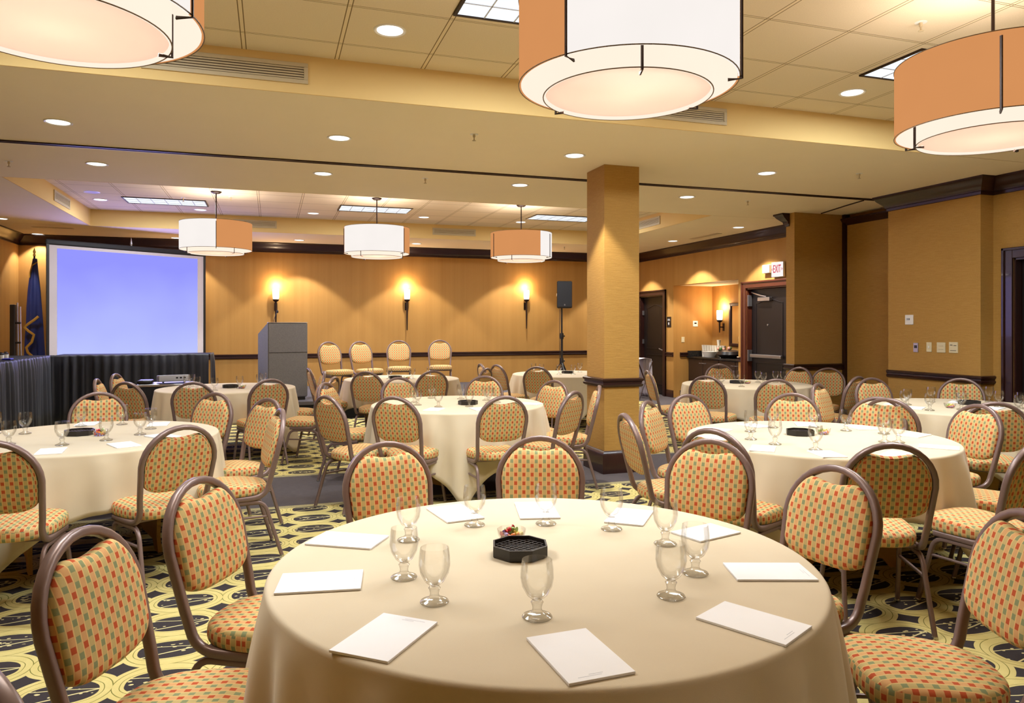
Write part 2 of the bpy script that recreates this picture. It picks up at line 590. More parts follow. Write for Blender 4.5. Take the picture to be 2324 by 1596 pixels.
# ceiling : soffit with two recessed trays
TX0, TX1 = -2.81, 6.23
TRAYS = ((1.25, 5.4), (9.45, 13.6))
bm = bmesh.new()
ys = [YF - .2, TRAYS[0][0], TRAYS[0][1], TRAYS[1][0], TRAYS[1][1], YB + .2]
for i in range(5):
    if i in (1, 3):
        addspan(bm, XL - .2, TX0 - .012, ys[i], ys[i + 1], CEIL, CEIL + .1)
        addspan(bm, TX1 + .012, XRF + 1.4, ys[i], ys[i + 1], CEIL, CEIL + .1)
    else:
        addspan(bm, XL - .2, XRF + 1.4, ys[i] + (.012 if i else 0), ys[i + 1] - (.012 if i < 4 else 0), CEIL, CEIL + .1)
struct(link('ceiling', bm, 'paint'))
for (y0, y1), nm in zip(TRAYS, ('near', 'far')):
    struct(link('ceiling_tray_' + nm, span(TX0, TX1, y0, y1, TILE, TILE + .08), 'tile'))
    bm = bmesh.new()
    e = .012
    addspan(bm, TX0 - e, TX1 + e, y1, y1 + e, CEIL, TILE + .08)
    addspan(bm, TX0 - e, TX1 + e, y0 - e, y0, CEIL, TILE + .08)
    addspan(bm, TX0 - e, TX0, y0, y1, CEIL, TILE + .08)
    addspan(bm, TX1, TX1 + e, y0, y1, CEIL, TILE + .08)
    struct(link('ceiling_tray_sides_' + nm, bm, 'facepaint'))
# folding-wall track in the soffit: two dark slots with a pale metal lip
bm = bmesh.new()
addspan(bm, XL, XRF + .1, 7.56, 7.585, CEIL - .012, CEIL)
addspan(bm, XL, XRF + .1, 7.625, 7.640, CEIL - .010, CEIL)
struct(link('trim_1', bm, 'bronze'))
bm = bmesh.new()
tube(bm, [(7.35, 7.66, CEIL - .005), (7.45, 8.1, CEIL - .005), (7.62, 8.75, CEIL - .005)], rrect(.02, .01, .002))
struct(link('trim_2', bm, 'bronze'))

CROWN = [(0, 0), (.13, 0), (.13, -.022), (.118, -.03), (.10, -.06), (.06, -.10), (.035, -.125), (.03, -.15), (.015, -.155), (.012, -.185), (0, -.19)]
RAIL = [(0, .0), (.012, 0), (.03, .012), (.034, .03), (.022, .04), (.022, .055), (.034, .065), (.036, .085), (.02, .094), (0, .094)]
BASE = [(0, 0), (.02, 0), (.02, .12), (.012, .14), (.006, .15), (0, .15)]
NTR = [2]


def run(prof, side, pos, a0, a1, z, mat='wood', mit=(0, 0)):
    """moulding profile run along a wall; side = the direction the profile sticks out"""
    bm = bmesh.new()
    sx = {'-y': -1, '+y': 1, '-x': -1, '+x': 1}[side]
    ax = side[1]
    A, B = [], []
    for d, h in prof:
        p0, p1 = a0 + mit[0] * d, a1 + mit[1] * d
        if ax == 'y':
            A.append(bm.verts.new((p0, pos + sx * d, z + h)))
            B.append(bm.verts.new((p1, pos + sx * d, z + h)))
        else:
            A.append(bm.verts.new((pos + sx * d, p0, z + h)))
            B.append(bm.verts.new((pos + sx * d, p1, z + h)))
    n = len(prof)
    for i in range(n):
        j = (i + 1) % n
        bm.faces.new((A[i], A[j], B[j], B[i]))
    bm.faces.new(A)
    bm.faces.new(B)
    NTR[0] += 1
    return struct(link('trim_%d' % NTR[0], bm, mat, smooth=35))


# crown
run(CROWN, '-y', YB, XL, XRF, CEIL)
run(CROWN, '+x', XL, YF, YB, CEIL)
run(CROWN, '-x', XRF, QY1, YB, CEIL)
run(CROWN, '-x', PX, PY0, PY1, CEIL, mit=(-1, 1))
run(CROWN, '-y', PY0, PX, XRN, CEIL, mit=(-1, 0))
run(CROWN, '-x', XRN, YF, PY0, CEIL)
run(CROWN, '-x', XRF + .12, PY1, QY0, CEIL - .06)
run(CROWN, '-x', QX, QY0 + .1, QY1, CEIL, mit=(0, 1))
# chair rails
RZ = .855
run(RAIL, '-y', YB, XL, XRF, RZ)
run(RAIL, '+x', XL, YF, YB, RZ)
run(RAIL, '-x', XRF, D1[1] + .12, YB, RZ)
run(RAIL, '-x', XRF, AY1, D1[0] - .12, RZ)
run(RAIL, '-x', XRF, D2[1] + .12, AY0, RZ)
run(RAIL, '-x', PX, PY0, PY1, RZ, mit=(-1, 0))
run(RAIL, '-y', PY0, PX, XRN, RZ, mit=(-1, 0))
run(RAIL, '-x', QX, QY0, QY1, RZ, mit=(-1, 1))
run(RAIL, '-y', QY0, QX, XRF + .1, RZ, mit=(-1, 0))
run(RAIL, '-y', AY1, XRF + W, AX - .6, RZ)
# baseboards
for i, (sd, ps, a0, a1, nm) in enumerate((('-y', YB, XL, XRF, 'back'), ('+x', XL, YF, YB, 'left'), ('-x', XRF, AY1, D1[0] - .12, 'right'),
                             ('-x', PX, PY0, PY1, 'pier'), ('-y', PY0, PX, XRN, 'pier_end'), ('-y', QY0, QX, XRF + .1, 'fin'), ('-y', AY1, XRF + W, AX - .6, 'alcove'))):
    o = run(BASE, sd, ps, a0, a1, 0)
    o.name = 'baseboard_' + nm
# vertical seam strip beside the folding panels and the stacked panel itself
quadbox('trim_edge', XRF + .02, XRF + .12, QY0 - .05, QY0, 0, CEIL, 'wood')
quadbox('wall_folding_panel', XRF + .06, XRF + .12, PY1 + .02, QY0 - .06, .01, CEIL - .12, 'woven')

# pillar
px0, px1, py0, py1 = 3.225, 3.62, 6.80, 7.23
pil = struct(link('wall_pillar', span(px0, px1, py0, py1, 0, CEIL), 'woven'))


def wrap(prof, z, nm, mat='wood'):
    bm = bmesh.new()
    rings = []
    for d, h in prof:
        rings.append([bm.verts.new((x, y, z + h)) for x, y in ((px0 - d, py0 - d), (px1 + d, py0 - d), (px1 + d, py1 + d), (px0 - d, py1 + d))])
    for a, b in zip(rings, rings[1:]):
        for i in range(4):
            j = (i + 1) % 4
            bm.faces.new((a[i], a[j], b[j], b[i]))
    return link(nm, bm, mat, pil, smooth=35)


wrap(RAIL, .875, 'chair_rail')
wrap([(0, 0), (.03, 0), (.03, .19), (.02, .21), (.01, .225), (0, .23)], 0, 'skirting')


# ---------------------------------------------------------------- doors
def door(name, X, y0, y1, h, leaves, dark='wood', cas='wood', arch=True, knob=None, ajar=0):
    d = struct(bpy.data.objects.new(name, None))
    COL.objects.link(d)
    d.location = (X, (y0 + y1) / 2, 0)
    w = y1 - y0
    c = .115
    bm = bmesh.new()
    for a, b, z0, z1 in ((-w / 2 - c, -w / 2, 0, h + c), (w / 2, w / 2 + c, 0, h + c), (-w / 2, w / 2, h, h + c)):
        addspan(bm, -.03, .0, a, b, z0, z1, .006)
    for a, b in ((-w / 2 - c, -w / 2 - c + .03), (w / 2 + c - .03, w / 2 + c)):
        addspan(bm, -.048, -.0, a, b, 0, h + c, .006)
    addspan(bm, -.048, -.0, -w / 2 - c, w / 2 + c, h + c - .03, h + c, .006)
    # jamb lining through the wall
    addspan(bm, 0, W, -w / 2, -w / 2 + .02, 0, h)
    addspan(bm, 0, W, w / 2 - .02, w / 2, 0, h)
    addspan(bm, 0, W, -w / 2, w / 2, h - .02, h)
    link('casing', bm, cas, d)
    lw = (w - .04) / leaves
    for k in range(leaves):
        a = -w / 2 + .02 + k * lw
        bm = bmesh.new()
        addspan(bm, W - .06, W - .015, a + .003, a + lw - .003, .01, h - .022, .003)
        lf = link('leaf', bm, 'darkdoor', d)
        for zz0, zz1, ar in ((.22, .86, False), (1.0, h - .2, arch)):
            bm = bmesh.new()
            p0, p1 = a + .13, a + lw - .13
            pts = [(p0, zz0), (p1, zz0), (p1, zz1 - (.07 if ar else 0))]
            if ar:
                for i in range(1, 12):
                    tt = i / 12.0
                    pts.append((p1 + (p0 - p1) * tt, zz1 - .07 + .07 * sin(pi * tt) ** 2))
            pts.append((p0, zz1 - (.07 if ar else 0)))
            tube(bm, [(W - .062, q[0], q[1]) for q in pts], rrect(.014, .024, .004), up=(1, 0, 0), closed=True)
            link('panel_moulding', bm, 'darkdoor', d)
    return d


d1 = door('door_1', XRF, D1[0], D1[1], D1[2], 1)
bm = bmesh.new()
tube(bm, [(.085, -.42, .98), (.03, -.42, .98), (.022, -.40, .985), (.022, -.31, 1.0), (.028, -.285, 1.01)], circ(.011))
box(bm, (.084, -.42, .98), (.012, .05, .05), .005)
link('lever_handle', bm, 'steel', d1)
for z in (.4, 1.1, 1.75):
    link('hinge', span(.045, .085, .485, .51, z, z + .1, .003), 'steel', d1)
d2 = door('door_2', XRF, D2[0], D2[1], D2[2], 2, 'wood', 'casing')
for k, yy in enumerate((.51, -.51)):
    link('push_bar', span(.005, .055, yy - .43, yy + .40, .95, 1.01, .012), 'steel', d2)
    link('door_closer', span(.02, .085, yy - .12, yy + .2, 1.93, 2.0, .008), 'steel', d2)
    bm = bmesh.new()
    tube(bm, [(.05, yy + .0, 2.01), (.03, yy + .12, 2.03), (.06, yy + .42, 2.10)], rrect(.022, .012, .003))
    link('closer_arm', bm, 'steel', d2)
    bm = bmesh.new()
    lathe(bm, [(.0, 0), (.016, 0), (.016, .01), (0, .012)], 12)
    link('peephole', bm, 'steel', d2, loc=(.088, yy, 1.52), rot=(0, -pi / 2, 0))
for z in (.88, 1.85):
    link('hinge', span(.0, .085, .94, .967, z, z + .2, .003), 'steel', d2)
d3 = door('door_3', XRN, D3[0], D3[1], D3[2], 2, 'wood', 'wood')

# coffee alcove : base cabinet, counter, mirror, sconce and what stands there
cab = thing('base_cabinet', 'espresso base cabinet under the black counter in the coffee alcove', 'cabinet', (AX - .31, (AY0 + AY1) / 2, 0))
L = AY1 - AY0
link('body', span(-.27, .29, -L / 2 + .012, L / 2 - .012, .08, .83), 'espresso', cab)
link('toe_kick', span(-.22, .29, -L / 2 + .012, L / 2 - .012, 0, .08), 'plastic_black', cab)
for k in range(4):
    a = -L / 2 + .03 + k * (L - .06) / 4
    b = a + (L - .06) / 4
    dr = link('door', span(-.292, -.27, a + .006, b - .006, .1, .82, .004), 'espresso', cab)
    yy = b - .06 if k % 2 == 0 else a + .06
    bm = bmesh.new()
    tube(bm, [(-.292, yy - .045, .74), (-.318, yy - .04, .74), (-.318, yy + .04, .74), (-.292, yy + .045, .74)], circ(.006))
    link('pull', bm, 'steel', dr)
tp = thing('countertop', 'black granite countertop with upstand in the coffee alcove', 'countertop', (AX - .31, (AY0 + AY1) / 2, .83))
bm = bmesh.new()
addspan(bm, -.32, .30, -L / 2 + .004, L / 2 - .004, 0, .04, .008)
link('slab', bm, 'granite', tp)
bm = bmesh.new()
addspan(bm, .275, .30, -L / 2 + .004, L / 2 - .004, .04, .15, .003)
addspan(bm, -.30, .275, L / 2 - .03, L / 2 - .004, .04, .15, .003)
link('upstand', bm, 'granite', tp)
CT = .87
mir = thing('wall_mirror', 'rectangular mirror in dark wood frame on the alcove back wall', 'mirror', (AX - .004, 12.3, 1.53))
bm = bmesh.new()
for a, b, z0, z1 in ((-.62, -.56, -.44, .44), (.56, .62, -.44, .44), (-.56, .56, .38, .44), (-.56, .56, -.44, -.38)):
    addspan(bm, -.035, 0, a, b, z0, z1, .008)
link('frame', bm, 'wood', mir)
link('mirror_glass', span(-.012, -.006, -.56, .56, -.38, .38), 'mirror', mir)
# cups: two rows, one upon the other on a tray, and a small stack
n = 0
cup0 = None
for lay in range(2):
    for i in range(9):
        bm = bmesh.new()
        lathe(bm, [(.028, 0), (.040, .112), (.043, .116), (.038, .114), (.026, .004), (0, .004)], 16)
        if cup0 is None:
            cup0 = link('paper_cup', bm, 'cup', smooth=50)
            c = cup0
        else:
            bm.free()
            c = cup0.copy()
            COL.objects.link(c)
        c.location = (8.68, 13.45 - .092 * i, CT + .117 * lay)
        tag(c, ('bottom' if lay == 0 else 'top') + ' row white paper cup on the alcove counter, ' + ['first', 'second', 'third', 'fourth', 'fifth', 'sixth', 'seventh', 'eighth', 'ninth'][i] + ' from the left', 'cup', 'paper cups on the alcove counter')
c = cup0.copy()
COL.objects.link(c)
c.location = (8.68, 12.898, CT + .234)
tag(c, 'single white paper cup standing on top of the two rows of cups', 'cup', 'paper cups on the alcove counter')
bm = bmesh.new()
lathe(bm, [(.0, .0), (.10, 0), (.155, .11), (.162, .112), (.15, .1), (.09, .012), (0, .012)], 28)
tag(link('serving_bowl', bm, 'white', smooth=40, loc=(8.50, 12.95, CT)), 'white flared bowl before the paper cups in the alcove', 'bowl')
fl = thing('flower_basket', 'dark basket of pink blooms and leaves on the alcove counter', 'flowers', (8.60, 12.42, CT))
bm = bmesh.new()
lathe(bm, [(0, 0), (.16, 0), (.24, .07), (.22, .13), (.12, .16), (0, .16)], 24)
link('basket', bm, 'plastic_black', fl, smooth=50)
for i in range(7):
    a = i * 2.4
    bm = bmesh.new()
    bmesh.ops.create_icosphere(bm, subdivisions=2, radius=.032)
    for v in bm.verts:
        v.co *= 1 + .18 * sin(v.co.x * 160) * cos(v.co.y * 170)
    link('bloom', bm, 'pink' if i < 4 else 'leaf', fl, smooth=60, loc=(.10 * cos(a) - .06, .14 * sin(a) + .08, .165 + .015 * (i % 3)))


def plate(name, label, cat, X, y, z, w, h, mat, dot=None, side='-x'):
    """cover plate on a wall facing -x (or -y)"""
    t = thing(name, label, cat, (X + (.004 if side == '-x' else 0), y + (.004 if side == '-y' else 0), z))
    if side == '-x':
        link('cover', span(-.012, 0, -w / 2, w / 2, -h / 2, h / 2, .003), mat, t)
        if dot:
            for (dy, dz, dw, dh, dm) in dot:
                link('key' if dm != 'plastic_black' else 'display', span(-.017, -.010, dy - dw / 2, dy + dw / 2, dz - dh / 2, dz + dh / 2, .001), dm, t)
    else:
        link('cover', span(-w / 2, w / 2, -.012, 0, -h / 2, h / 2, .003), mat, t)
        if dot:
            for (dy, dz, dw, dh, dm) in dot:
                link('key' if dm != 'plastic_black' else 'display', span(dy - dw / 2, dy + dw / 2, -.017, -.010, dz - dh / 2, dz + dh / 2, .001), dm, t)
    return t


def onX(x, y, X):
    u = (x - 1162) / F
    z = X / (S_ + u * C_)
    return z * (C_ - u * S_), HC - (y - HZ) / F * z


def onY(x, y, Y):
    u = (x - 1162) / F
    z = Y / (C_ - u * S_)
    return z * (S_ + u * C_), HC - (y - HZ) / F * z


y, z = onX(2064, 726, PX)
plate('thermostat', 'white square thermostat on the pier above the switches', 'thermostat', PX, y, z, .12, .12, 'white', [(.015, .008, .05, .03, 'printed'), (.018, .008, .012, .018, 'plastic_black'), (-.004, .008, .012, .018, 'plastic_black')])
y, z = onX(2079, 789, PX)
plate('jack_plate', 'grey jack plate with round black socket, leftmost in the switch row', 'wall plate', PX, y, z, .07, .115, 'steel', [(0, .01, .035, .035, 'plastic_black')])
y, z = onX(2109, 788, PX)
plate('light_switch', 'narrow almond single switch plate in the row on the pier', 'switch', PX, y, z, .07, .115, 'almond', [(0, 0, .012, .03, 'white')])
y, z = onX(2136.5, 789, PX)
plate('blank_plate', 'square almond blank plate, third in the row on the pier', 'wall plate', PX, y, z, .115, .12, 'almond', [(0, .02, .06, .004, 'vent'), (0, -.02, .06, .004, 'vent')])
y, z = onX(2164.5, 789, PX)
plate('dimmer_panel', 'square almond dimmer panel with small marks, rightmost in the row', 'switch', PX, y, z, .115, .125, 'almond', [(.025, .028, .03, .006, 'plastic_black'), (-.025, .024, .03, .006, 'plastic_black'), (0, -.035, .075, .004, 'plastic_black')])
x, z = onY(1578, 735, AY1)
plate('wall_control', 'white square wall control with dark display on the alcove side wall', 'thermostat', x, AY1, z, .115, .12, 'white', [(0, .012, .05, .026, 'plastic_black')], '-y')
x, z = onY(1550, 771, AY1)
plate('light_switch', 'small almond switch plate low on the alcove side wall', 'switch', x, AY1, z, .07, .115, 'almond', [(0, 0, .012, .03, 'white')], '-y')
y, z = onX(1518.5, 731, XRF)
sg = plate('room_sign', 'small black sign with white lettering right of the far door', 'sign', XRF, y, z, .17, .22, 'plastic_black', None)


def text(body, size, mat, parent, loc, rot, name='lettering', ext=.0015, align='CENTER'):
    cu = bpy.data.curves.new(name, 'FONT')
    cu.body = body
    cu.size = size
    cu.extrude = ext
    cu.align_x = align
    cu.align_y = 'CENTER'
    tmp = bpy.data.objects.new(name + '_tmp', cu)
    COL.objects.link(tmp)
    dg = bpy.context.evaluated_depsgraph_get()
    me = bpy.data.meshes.new_from_object(tmp.evaluated_get(dg))
    bpy.data.objects.remove(tmp)
    bpy.data.curves.remove(cu)
    me.materials.clear()
    me.materials.append(M[mat])
    o = bpy.data.objects.new(name, me)
    COL.objects.link(o)
    o.parent = parent
    o.location = loc
    o.rotation_euler = rot
    return o


# unreadable lines of lettering and a small pictogram on the door sign
for i, (dz, w) in enumerate(((.058, .09), (.035, .10))):
    link('lettering', span(-.0135, -.012, -w / 2, w / 2, dz - .006, dz + .006), 'printed', sg)
bm = bmesh.new()
addspan(bm, -.0135, -.012, -.022, .022, -.045, -.010)
addspan(bm, -.0135, -.012, -.014, .014, -.065, -.045)
link('pictogram', bm, 'printed', sg)

# exit sign (flag mounted, faces the room) and the emergency light beside it
u0 = at(1772, 0, 0)
EY, z = onX(1770.5, 612, XRF)
x = XRF - .06
ex = thing('exit_sign', 'white EXIT sign with red letters above the double door', 'exit sign', (x, EY, z), -pi / 2)
link('housing', span(-.15, .15, .004, .045, -.125, .125, .006), 'white', ex)
link('face', span(-.143, .143, -.002, .004, -.118, .118), 'exitface', ex)
text('EXIT', .185, 'orangepaper', ex, (0.0, -.004, .005), (pi / 2, 0, 0)).scale = (.52, 1, 1)
for s in (-1, 1):
    bm = bmesh.new()
    prism(bm, [(s * .135, .005), (s * .115, .03), (s * .121, .005), (s * .115, -.02)], 'y', -.005, -.002)
    link('chevron', bm, 'orangepaper', ex)
bm = bmesh.new()
tube(bm, [(0, .04, .0), (0, XRF - x, 0)], rrect(.05, .05, .004))
link('bracket', bm, 'white', ex)
y, z = onX(1745, 611, XRF)
el = thing('emergency_light', 'small white emergency light box on the wall left of the exit sign', 'emergency light', (XRF, y, z))
link('housing', span(-.07, 0, -.09, .09, -.07, .07, .01), 'white', el)
link('lens', span(-.074, -.06, -.05, .05, -.045, .03, .005), 'printed', el)


# ---------------------------------------------------------------- sconces
def sconce(name, label, loc, rz, stem, group=None):
    """glowing frosted cup on a dark bracket with a long tapering stem; wall is at local +y"""
    t = thing(name, label, 'sconce', loc, rz, group)
    bm = bmesh.new()
    lathe(bm, [(.0, 0), (.05, 0), (.058, .03), (.062, .16), (.058, .2), (.05, .2), (.05, .02), (0, .02)], 24)
    link('glass_shade', bm, 'sconceglass', t, smooth=40, loc=(0, -.1, .03))
    bm = bmesh.new()
    lathe(bm, [(.0, -.02), (.03, -.02), (.056, .0), (.06, .03), (.05, .03), (0, .02)], 24, (0, -.1, 0))
    link('cup', bm, 'bronze', t, smooth=40)
    bm = bmesh.new()
    lathe(bm, [(0, -stem), (.010, -stem + .01), (.017, -stem * .5), (.02, -.01), (.02, .0)], 12, (0, -.1, 0))
    link('stem', bm, 'bronze', t, smooth=40)
    bm = bmesh.new()
    tube(bm, [(0, 0, -.12), (0, -.09, -.12)], circ(.012))
    addspan(bm, -.03, .03, -.012, 0, -.2, -.04, .004)
    link('wall_bracket', bm, 'bronze', t)
    light('sconce_bulb', 'POINT', (0, -.1, .30), 7, (1, .70, .42), t, shadow_soft_size=.05)
    return t


for px_, nm in ((626, 'behind the grey lectern'), (922, 'in the middle of the back wall'), (1191.5, 'left of the loudspeaker')):
    x, z = onY(px_, 683, YB)
    sconce('wall_sconce', 'glowing torch sconce ' + nm, (x, YB, z), 0, .62, 'torch sconces on the back wall')
sconce('wall_sconce', 'glowing sconce on the alcove wall beside the mirror', (AX, 13.15, 1.60), -pi / 2, .24)


# ---------------------------------------------------------------- ceiling fittings
def drum(lab, X, Y, white, bars, z0=2.585, H=.385, R=.485):
    """two-tone drum pendant : outer shade, inner shade with frosted diffuser, hooked bars, rod and canopy.
    white = (a0, a1) angles in degrees from the direction of the viewer's side"""
    face = atan2(-Y, -X)                   # towards the room's near end
    t = thing('drum_pendant', lab, 'pendant lamp', (X, Y, z0 - .05), 0, 'two-tone drum pendants')

    def shell(a0, a1, r, zb, zt, th=.008, nm='shade', mat='shade_white'):
        n = max(6, int(abs(a1 - a0) / 4))
        bm = bmesh.new()
        A = []
        for i in range(n + 1):
            a = face + radians(a0 + (a1 - a0) * i / n)
            A.append([bm.verts.new((q * cos(a), q * sin(a), zz)) for q, zz in ((r, zb), (r, zt), (r - th, zt), (r - th, zb))])
        full = abs(a1 - a0) >= 359.9
        for i in range(n):
            for j in range(4):
                k = (j + 1) % 4
                bm.faces.new((A[i][j], A[i][k], A[i + 1][k], A[i + 1][j]))
        if not full:
            bm.faces.new(A[0])
            bm.faces.new(A[-1])
        return link(nm, bm, mat, t, smooth=40)
    b = .05
    shell(0, 360, R - .009, b + .001, b + H - .001, th=.003, nm='shade_lining', mat='shade_inner')
    shell(white[0], white[1], R, b, b + H, nm='outer_shade', mat='shade_white')
    shell(white[1] + .4, white[0] + 359.6, R, b, b + H, nm='outer_shade', mat='shade_orange')
    # thin dark edging wires
    for zz, rr in ((b, R + .001), (b + H, R + .001), (0, .376)):
        bm = bmesh.new()
        tube(bm, [(rr * cos(2 * pi * i / 72), rr * sin(2 * pi * i / 72), zz) for i in range(72)], circ(.0026, 6), closed=True)
        link('edging', bm, 'edging', t)
    shell(0, 360, .375, 0, b + H * .82, nm='inner_shade', mat='shade_inner')
    bm = bmesh.new()
    lathe(bm, [(0, .0), (.30, .004), (.355, .012), (.366, .016), (.366, .02), (.30, .010), (0, .006)], 64)
    link('diffuser', bm, 'diffuser', t, smooth='all')
    for a in bars:
        an = face + radians(a)
        ca, sa = cos(an), sin(an)
        bm = bmesh.new()
        r1 = R + .008
        tube(bm, [(r1 * ca, r1 * sa, b + H * .92), (r1 * ca, r1 * sa, b - .012), ((R - .05) * ca, (R - .05) * sa, b - .012)], rrect(.008, .014, .002))
        link('bar', bm, 'bronze', t)
        bm = bmesh.new()
        r1 = .375 + .008
        an += radians(38)
        ca, sa = cos(an), sin(an)
        tube(bm, [(r1 * ca, r1 * sa, b + .1), (r1 * ca, r1 * sa, -.012), (.335 * ca, .335 * sa, -.012)], rrect(.008, .014, .002))
        link('bar', bm, 'bronze', t)
    top = TILE - (z0 - .05)
    bm = bmesh.new()
    tube(bm, [(0, 0, b + H * .6), (0, 0, top - .01)], circ(.009, 10))
    for k in range(3):
        an = face + radians(bars[0] + 120 * k)
        tube(bm, [(0, 0, b + H * .6), ((R - .01) * cos(an), (R - .01) * sin(an), b + H * .75)], circ(.005, 6))
    link('rod', bm, 'bronze', t)
    bm = bmesh.new()
    lathe(bm, [(0, top - .03), (.05, top - .028), (.072, top - .012), (.075, top), (0, top)], 28)
    link('canopy', bm, 'bronze', t, smooth=40)
    # the bulbs: one over the frosted disc, the uplight through the open top, the downlight it gives the room
    light('pendant_bulb', 'POINT', (0, 0, .2), .7, (1, .86, .74), t, shadow_soft_size=.09)
    light('pendant_uplight', 'AREA', (0, 0, b + H * .86), 4, (1, .87, .80), t, rot=(pi, 0, 0), shape='DISK', size=.7)
    light('pendant_glow', 'AREA', (0, 0, -.006), 9, (1, .92, .80), t, shape='DISK', size=.7)
    return t


LY0, LY1 = 2.97, 11.1
drum('large cut-off drum pendant at the top left corner, apricot on its right', -.72, 2.93, (-70, 56), (56, 176, 296))
drum('large white-fronted drum pendant hanging over the nearest table', 1.52, 2.97, (-29, 84), (-29, 84, 204))
drum('apricot drum pendant cut off by the right edge of the photo', 3.79, 3.02, (124, 236), (4, 124, 244))
drum('far drum pendant above the screen, white left half and apricot right half', -.74, 11.25, (-120, 0), (0, 120, 240))
drum('far drum pendant in the middle, mostly white', 1.51, 11.08, (-75, 53), (-75, 53, 173))
drum('far drum pendant nearest the pillar, apricot left and white right', 3.77, 11.0, (38, 150), (-60, 65, 185))

ND = {}


FOCUS = {1304: (100, 84, .25), 1740: (66, 78, .5)}


def downlight(px_, py_, h, lab, pw=55, cone=78, blend=.6):
    p = at(px_, py_, h)
    t = thing('downlight', lab, 'downlight', (p.x, p.y, h), 0, 'recessed downlights')
    if 'd' not in ND:
        bm = bmesh.new()
        lathe(bm, [(.082, -.001), (.098, -.008), (.105, -.004), (.105, .0), (.082, .0)], 32, cap=False)
        a = link('trim_ring', bm, 'white', t, smooth=40)
        bm = bmesh.new()
        lathe(bm, [(0, -.004), (.084, -.003), (.084, .0), (0, .0)], 32)
        b = link('lens', bm, 'downlight', t)
        ND['d'] = (a, b)
    else:
        for q in ND['d']:
            c = q.copy()
            COL.objects.link(c)
            c.parent = t
    if px_ in FOCUS:
        pw, cone, blend = FOCUS[px_]
    light('downlight_spot', 'SPOT', (0, 0, -.012), pw, (1, .965, .89), t, spot_size=radians(cone), spot_blend=blend, shadow_soft_size=.05)


DL = [(132, 277, 0, 'first of the row before the ceiling track, at far left'), (770, 313, 0, 'second of the row before the ceiling track'),
      (1304, 353, 0, 'just before the top of the pillar'), (1740, 393, 0, 'fourth of the row before the ceiling track'),
      (220, 372, 0, 'first of the row beyond the ceiling track'), (733, 394, 0, 'second of the row beyond the ceiling track'),
      (1180, 420, 0, 'beyond the track, left of the pillar top'), (1559, 447, 0, 'beyond the track, right of the pillar top'),
      (1676, 516, 2, 'near the dark crown, closest to the fin wall'), (1527, 547, 2, 'near the dark crown above the far door'),
      (85, 531, 1, 'in the back left corner above the flag'), (400, 540, 1, 'over the projection screen beside the first far pendant'), (679, 545, 1, 'close to the back wall above the first sconce'),
      (945, 553, 1, 'close to the back wall above the middle sconce'), (1190, 562, 1, 'close to the back wall behind the far right pendant'), (2, 496, 2, 'cut by the left edge of the photo')]
for x, y, k, lab in DL:
    downlight(x, y, CEIL, 'round recessed downlight ' + lab, (62, 92, 140)[k] if x > 90 or k == 0 else 40, (74, 97, 102)[k], (.6, .22, .22)[k])
for x, y, lab in ((885, 69, 'beside the near fluorescent troffer'), (1934, 210, 'left of the apricot pendant at right'), (228, 453, 'at the left of the far tray'),
                  (455, 476, 'behind the first far pendant'), (711, 484, 'between the first two far pendants'), (962, 493, 'right of the middle far pendant'), (1182, 504, 'behind the far pendant nearest the pillar')):
    downlight(x, y, TILE, 'round recessed downlight in the ceiling tiles ' + lab, 50, 76)
light('downlight_spot', 'SPOT', (7.40, 14.5, CEIL - .012), 105, (1, .965, .89), None, spot_size=radians(92), spot_blend=.22, shadow_soft_size=.05)
# downlights of the row outside the frame, over the near end of the room
for x, y in ((-1.0, .2), (1.5, .2), (4.0, .2), (6.9, 2.6), (6.9, 5.2), (-3.6, 2.0), (-3.6, 4.6)):
    light('downlight_spot', 'SPOT', (x, y, CEIL - .02), 28, (1, .965, .89), None, spot_size=radians(76), spot_blend=.6, shadow_soft_size=.07)


def troffer(X, Y, lab, pw=36):
    t = thing('fluorescent_troffer', lab, 'ceiling light', (X, Y, TILE), 0, 'fluorescent troffers in the ceiling tiles')
    w, d = 1.16, .57
    bm = bmesh.new()
    for a, b, c, e in ((-w / 2, w / 2, -d / 2, -d / 2 + .02), (-w / 2, w / 2, d / 2 - .02, d / 2), (-w / 2, -w / 2 + .02, -d / 2 + .02, d / 2 - .02), (w / 2 - .02, w / 2, -d / 2 + .02, d / 2 - .02)):
        addspan(bm, a, b, c, e, -.012, .0)
    link('frame', bm, 'bronze', t)
    link('lens', span(-w / 2 + .02, w / 2 - .02, -d / 2 + .02, d / 2 - .02, -.006, -.001), 'tube', t)
    bm = bmesh.new()
    for i in range(1, 6):
        xx = -w / 2 + i * w / 6
        addspan(bm, xx - .004, xx + .004, -d / 2 + .02, d / 2 - .02, -.010, -.006)
    for i in range(1, 3):
        yy = -d / 2 + i * d / 3
        addspan(bm, -w / 2 + .02, w / 2 - .02, yy - .004, yy + .004, -.010, -.006)
    link('louvre', bm, 'printed', t)
    light('troffer_tube', 'AREA', (0, 0, -.02), pw, (.82, .92, 1), t, shape='RECTANGLE', size=w * .9, size_y=d * .9)


p = at(1027, 34, TILE)
troffer(p.x + .58, p.y - .30, 'fluorescent troffer in the ceiling tiles left of the large pendant')
p = at(1941, 171, TILE)
troffer(p.x + .60, p.y - .30, 'fluorescent troffer in the ceiling tiles behind the apricot pendant at right')
for x, y, lab in ((378, 457.5, 'far fluorescent troffer left of the first far pendant rod'), (851, 475, 'far fluorescent troffer behind the middle pendant rod'), (1275, 495, 'far fluorescent troffer half hidden by the pillar')):
    p = at(x, y, TILE)
    troffer(p.x, p.y, lab, 30)
light('troffer_tube', 'AREA', (-1.2, 4.2, TILE - .02), 30, (.82, .92, 1), None, shape='RECTANGLE', size=1.0, size_y=.5)


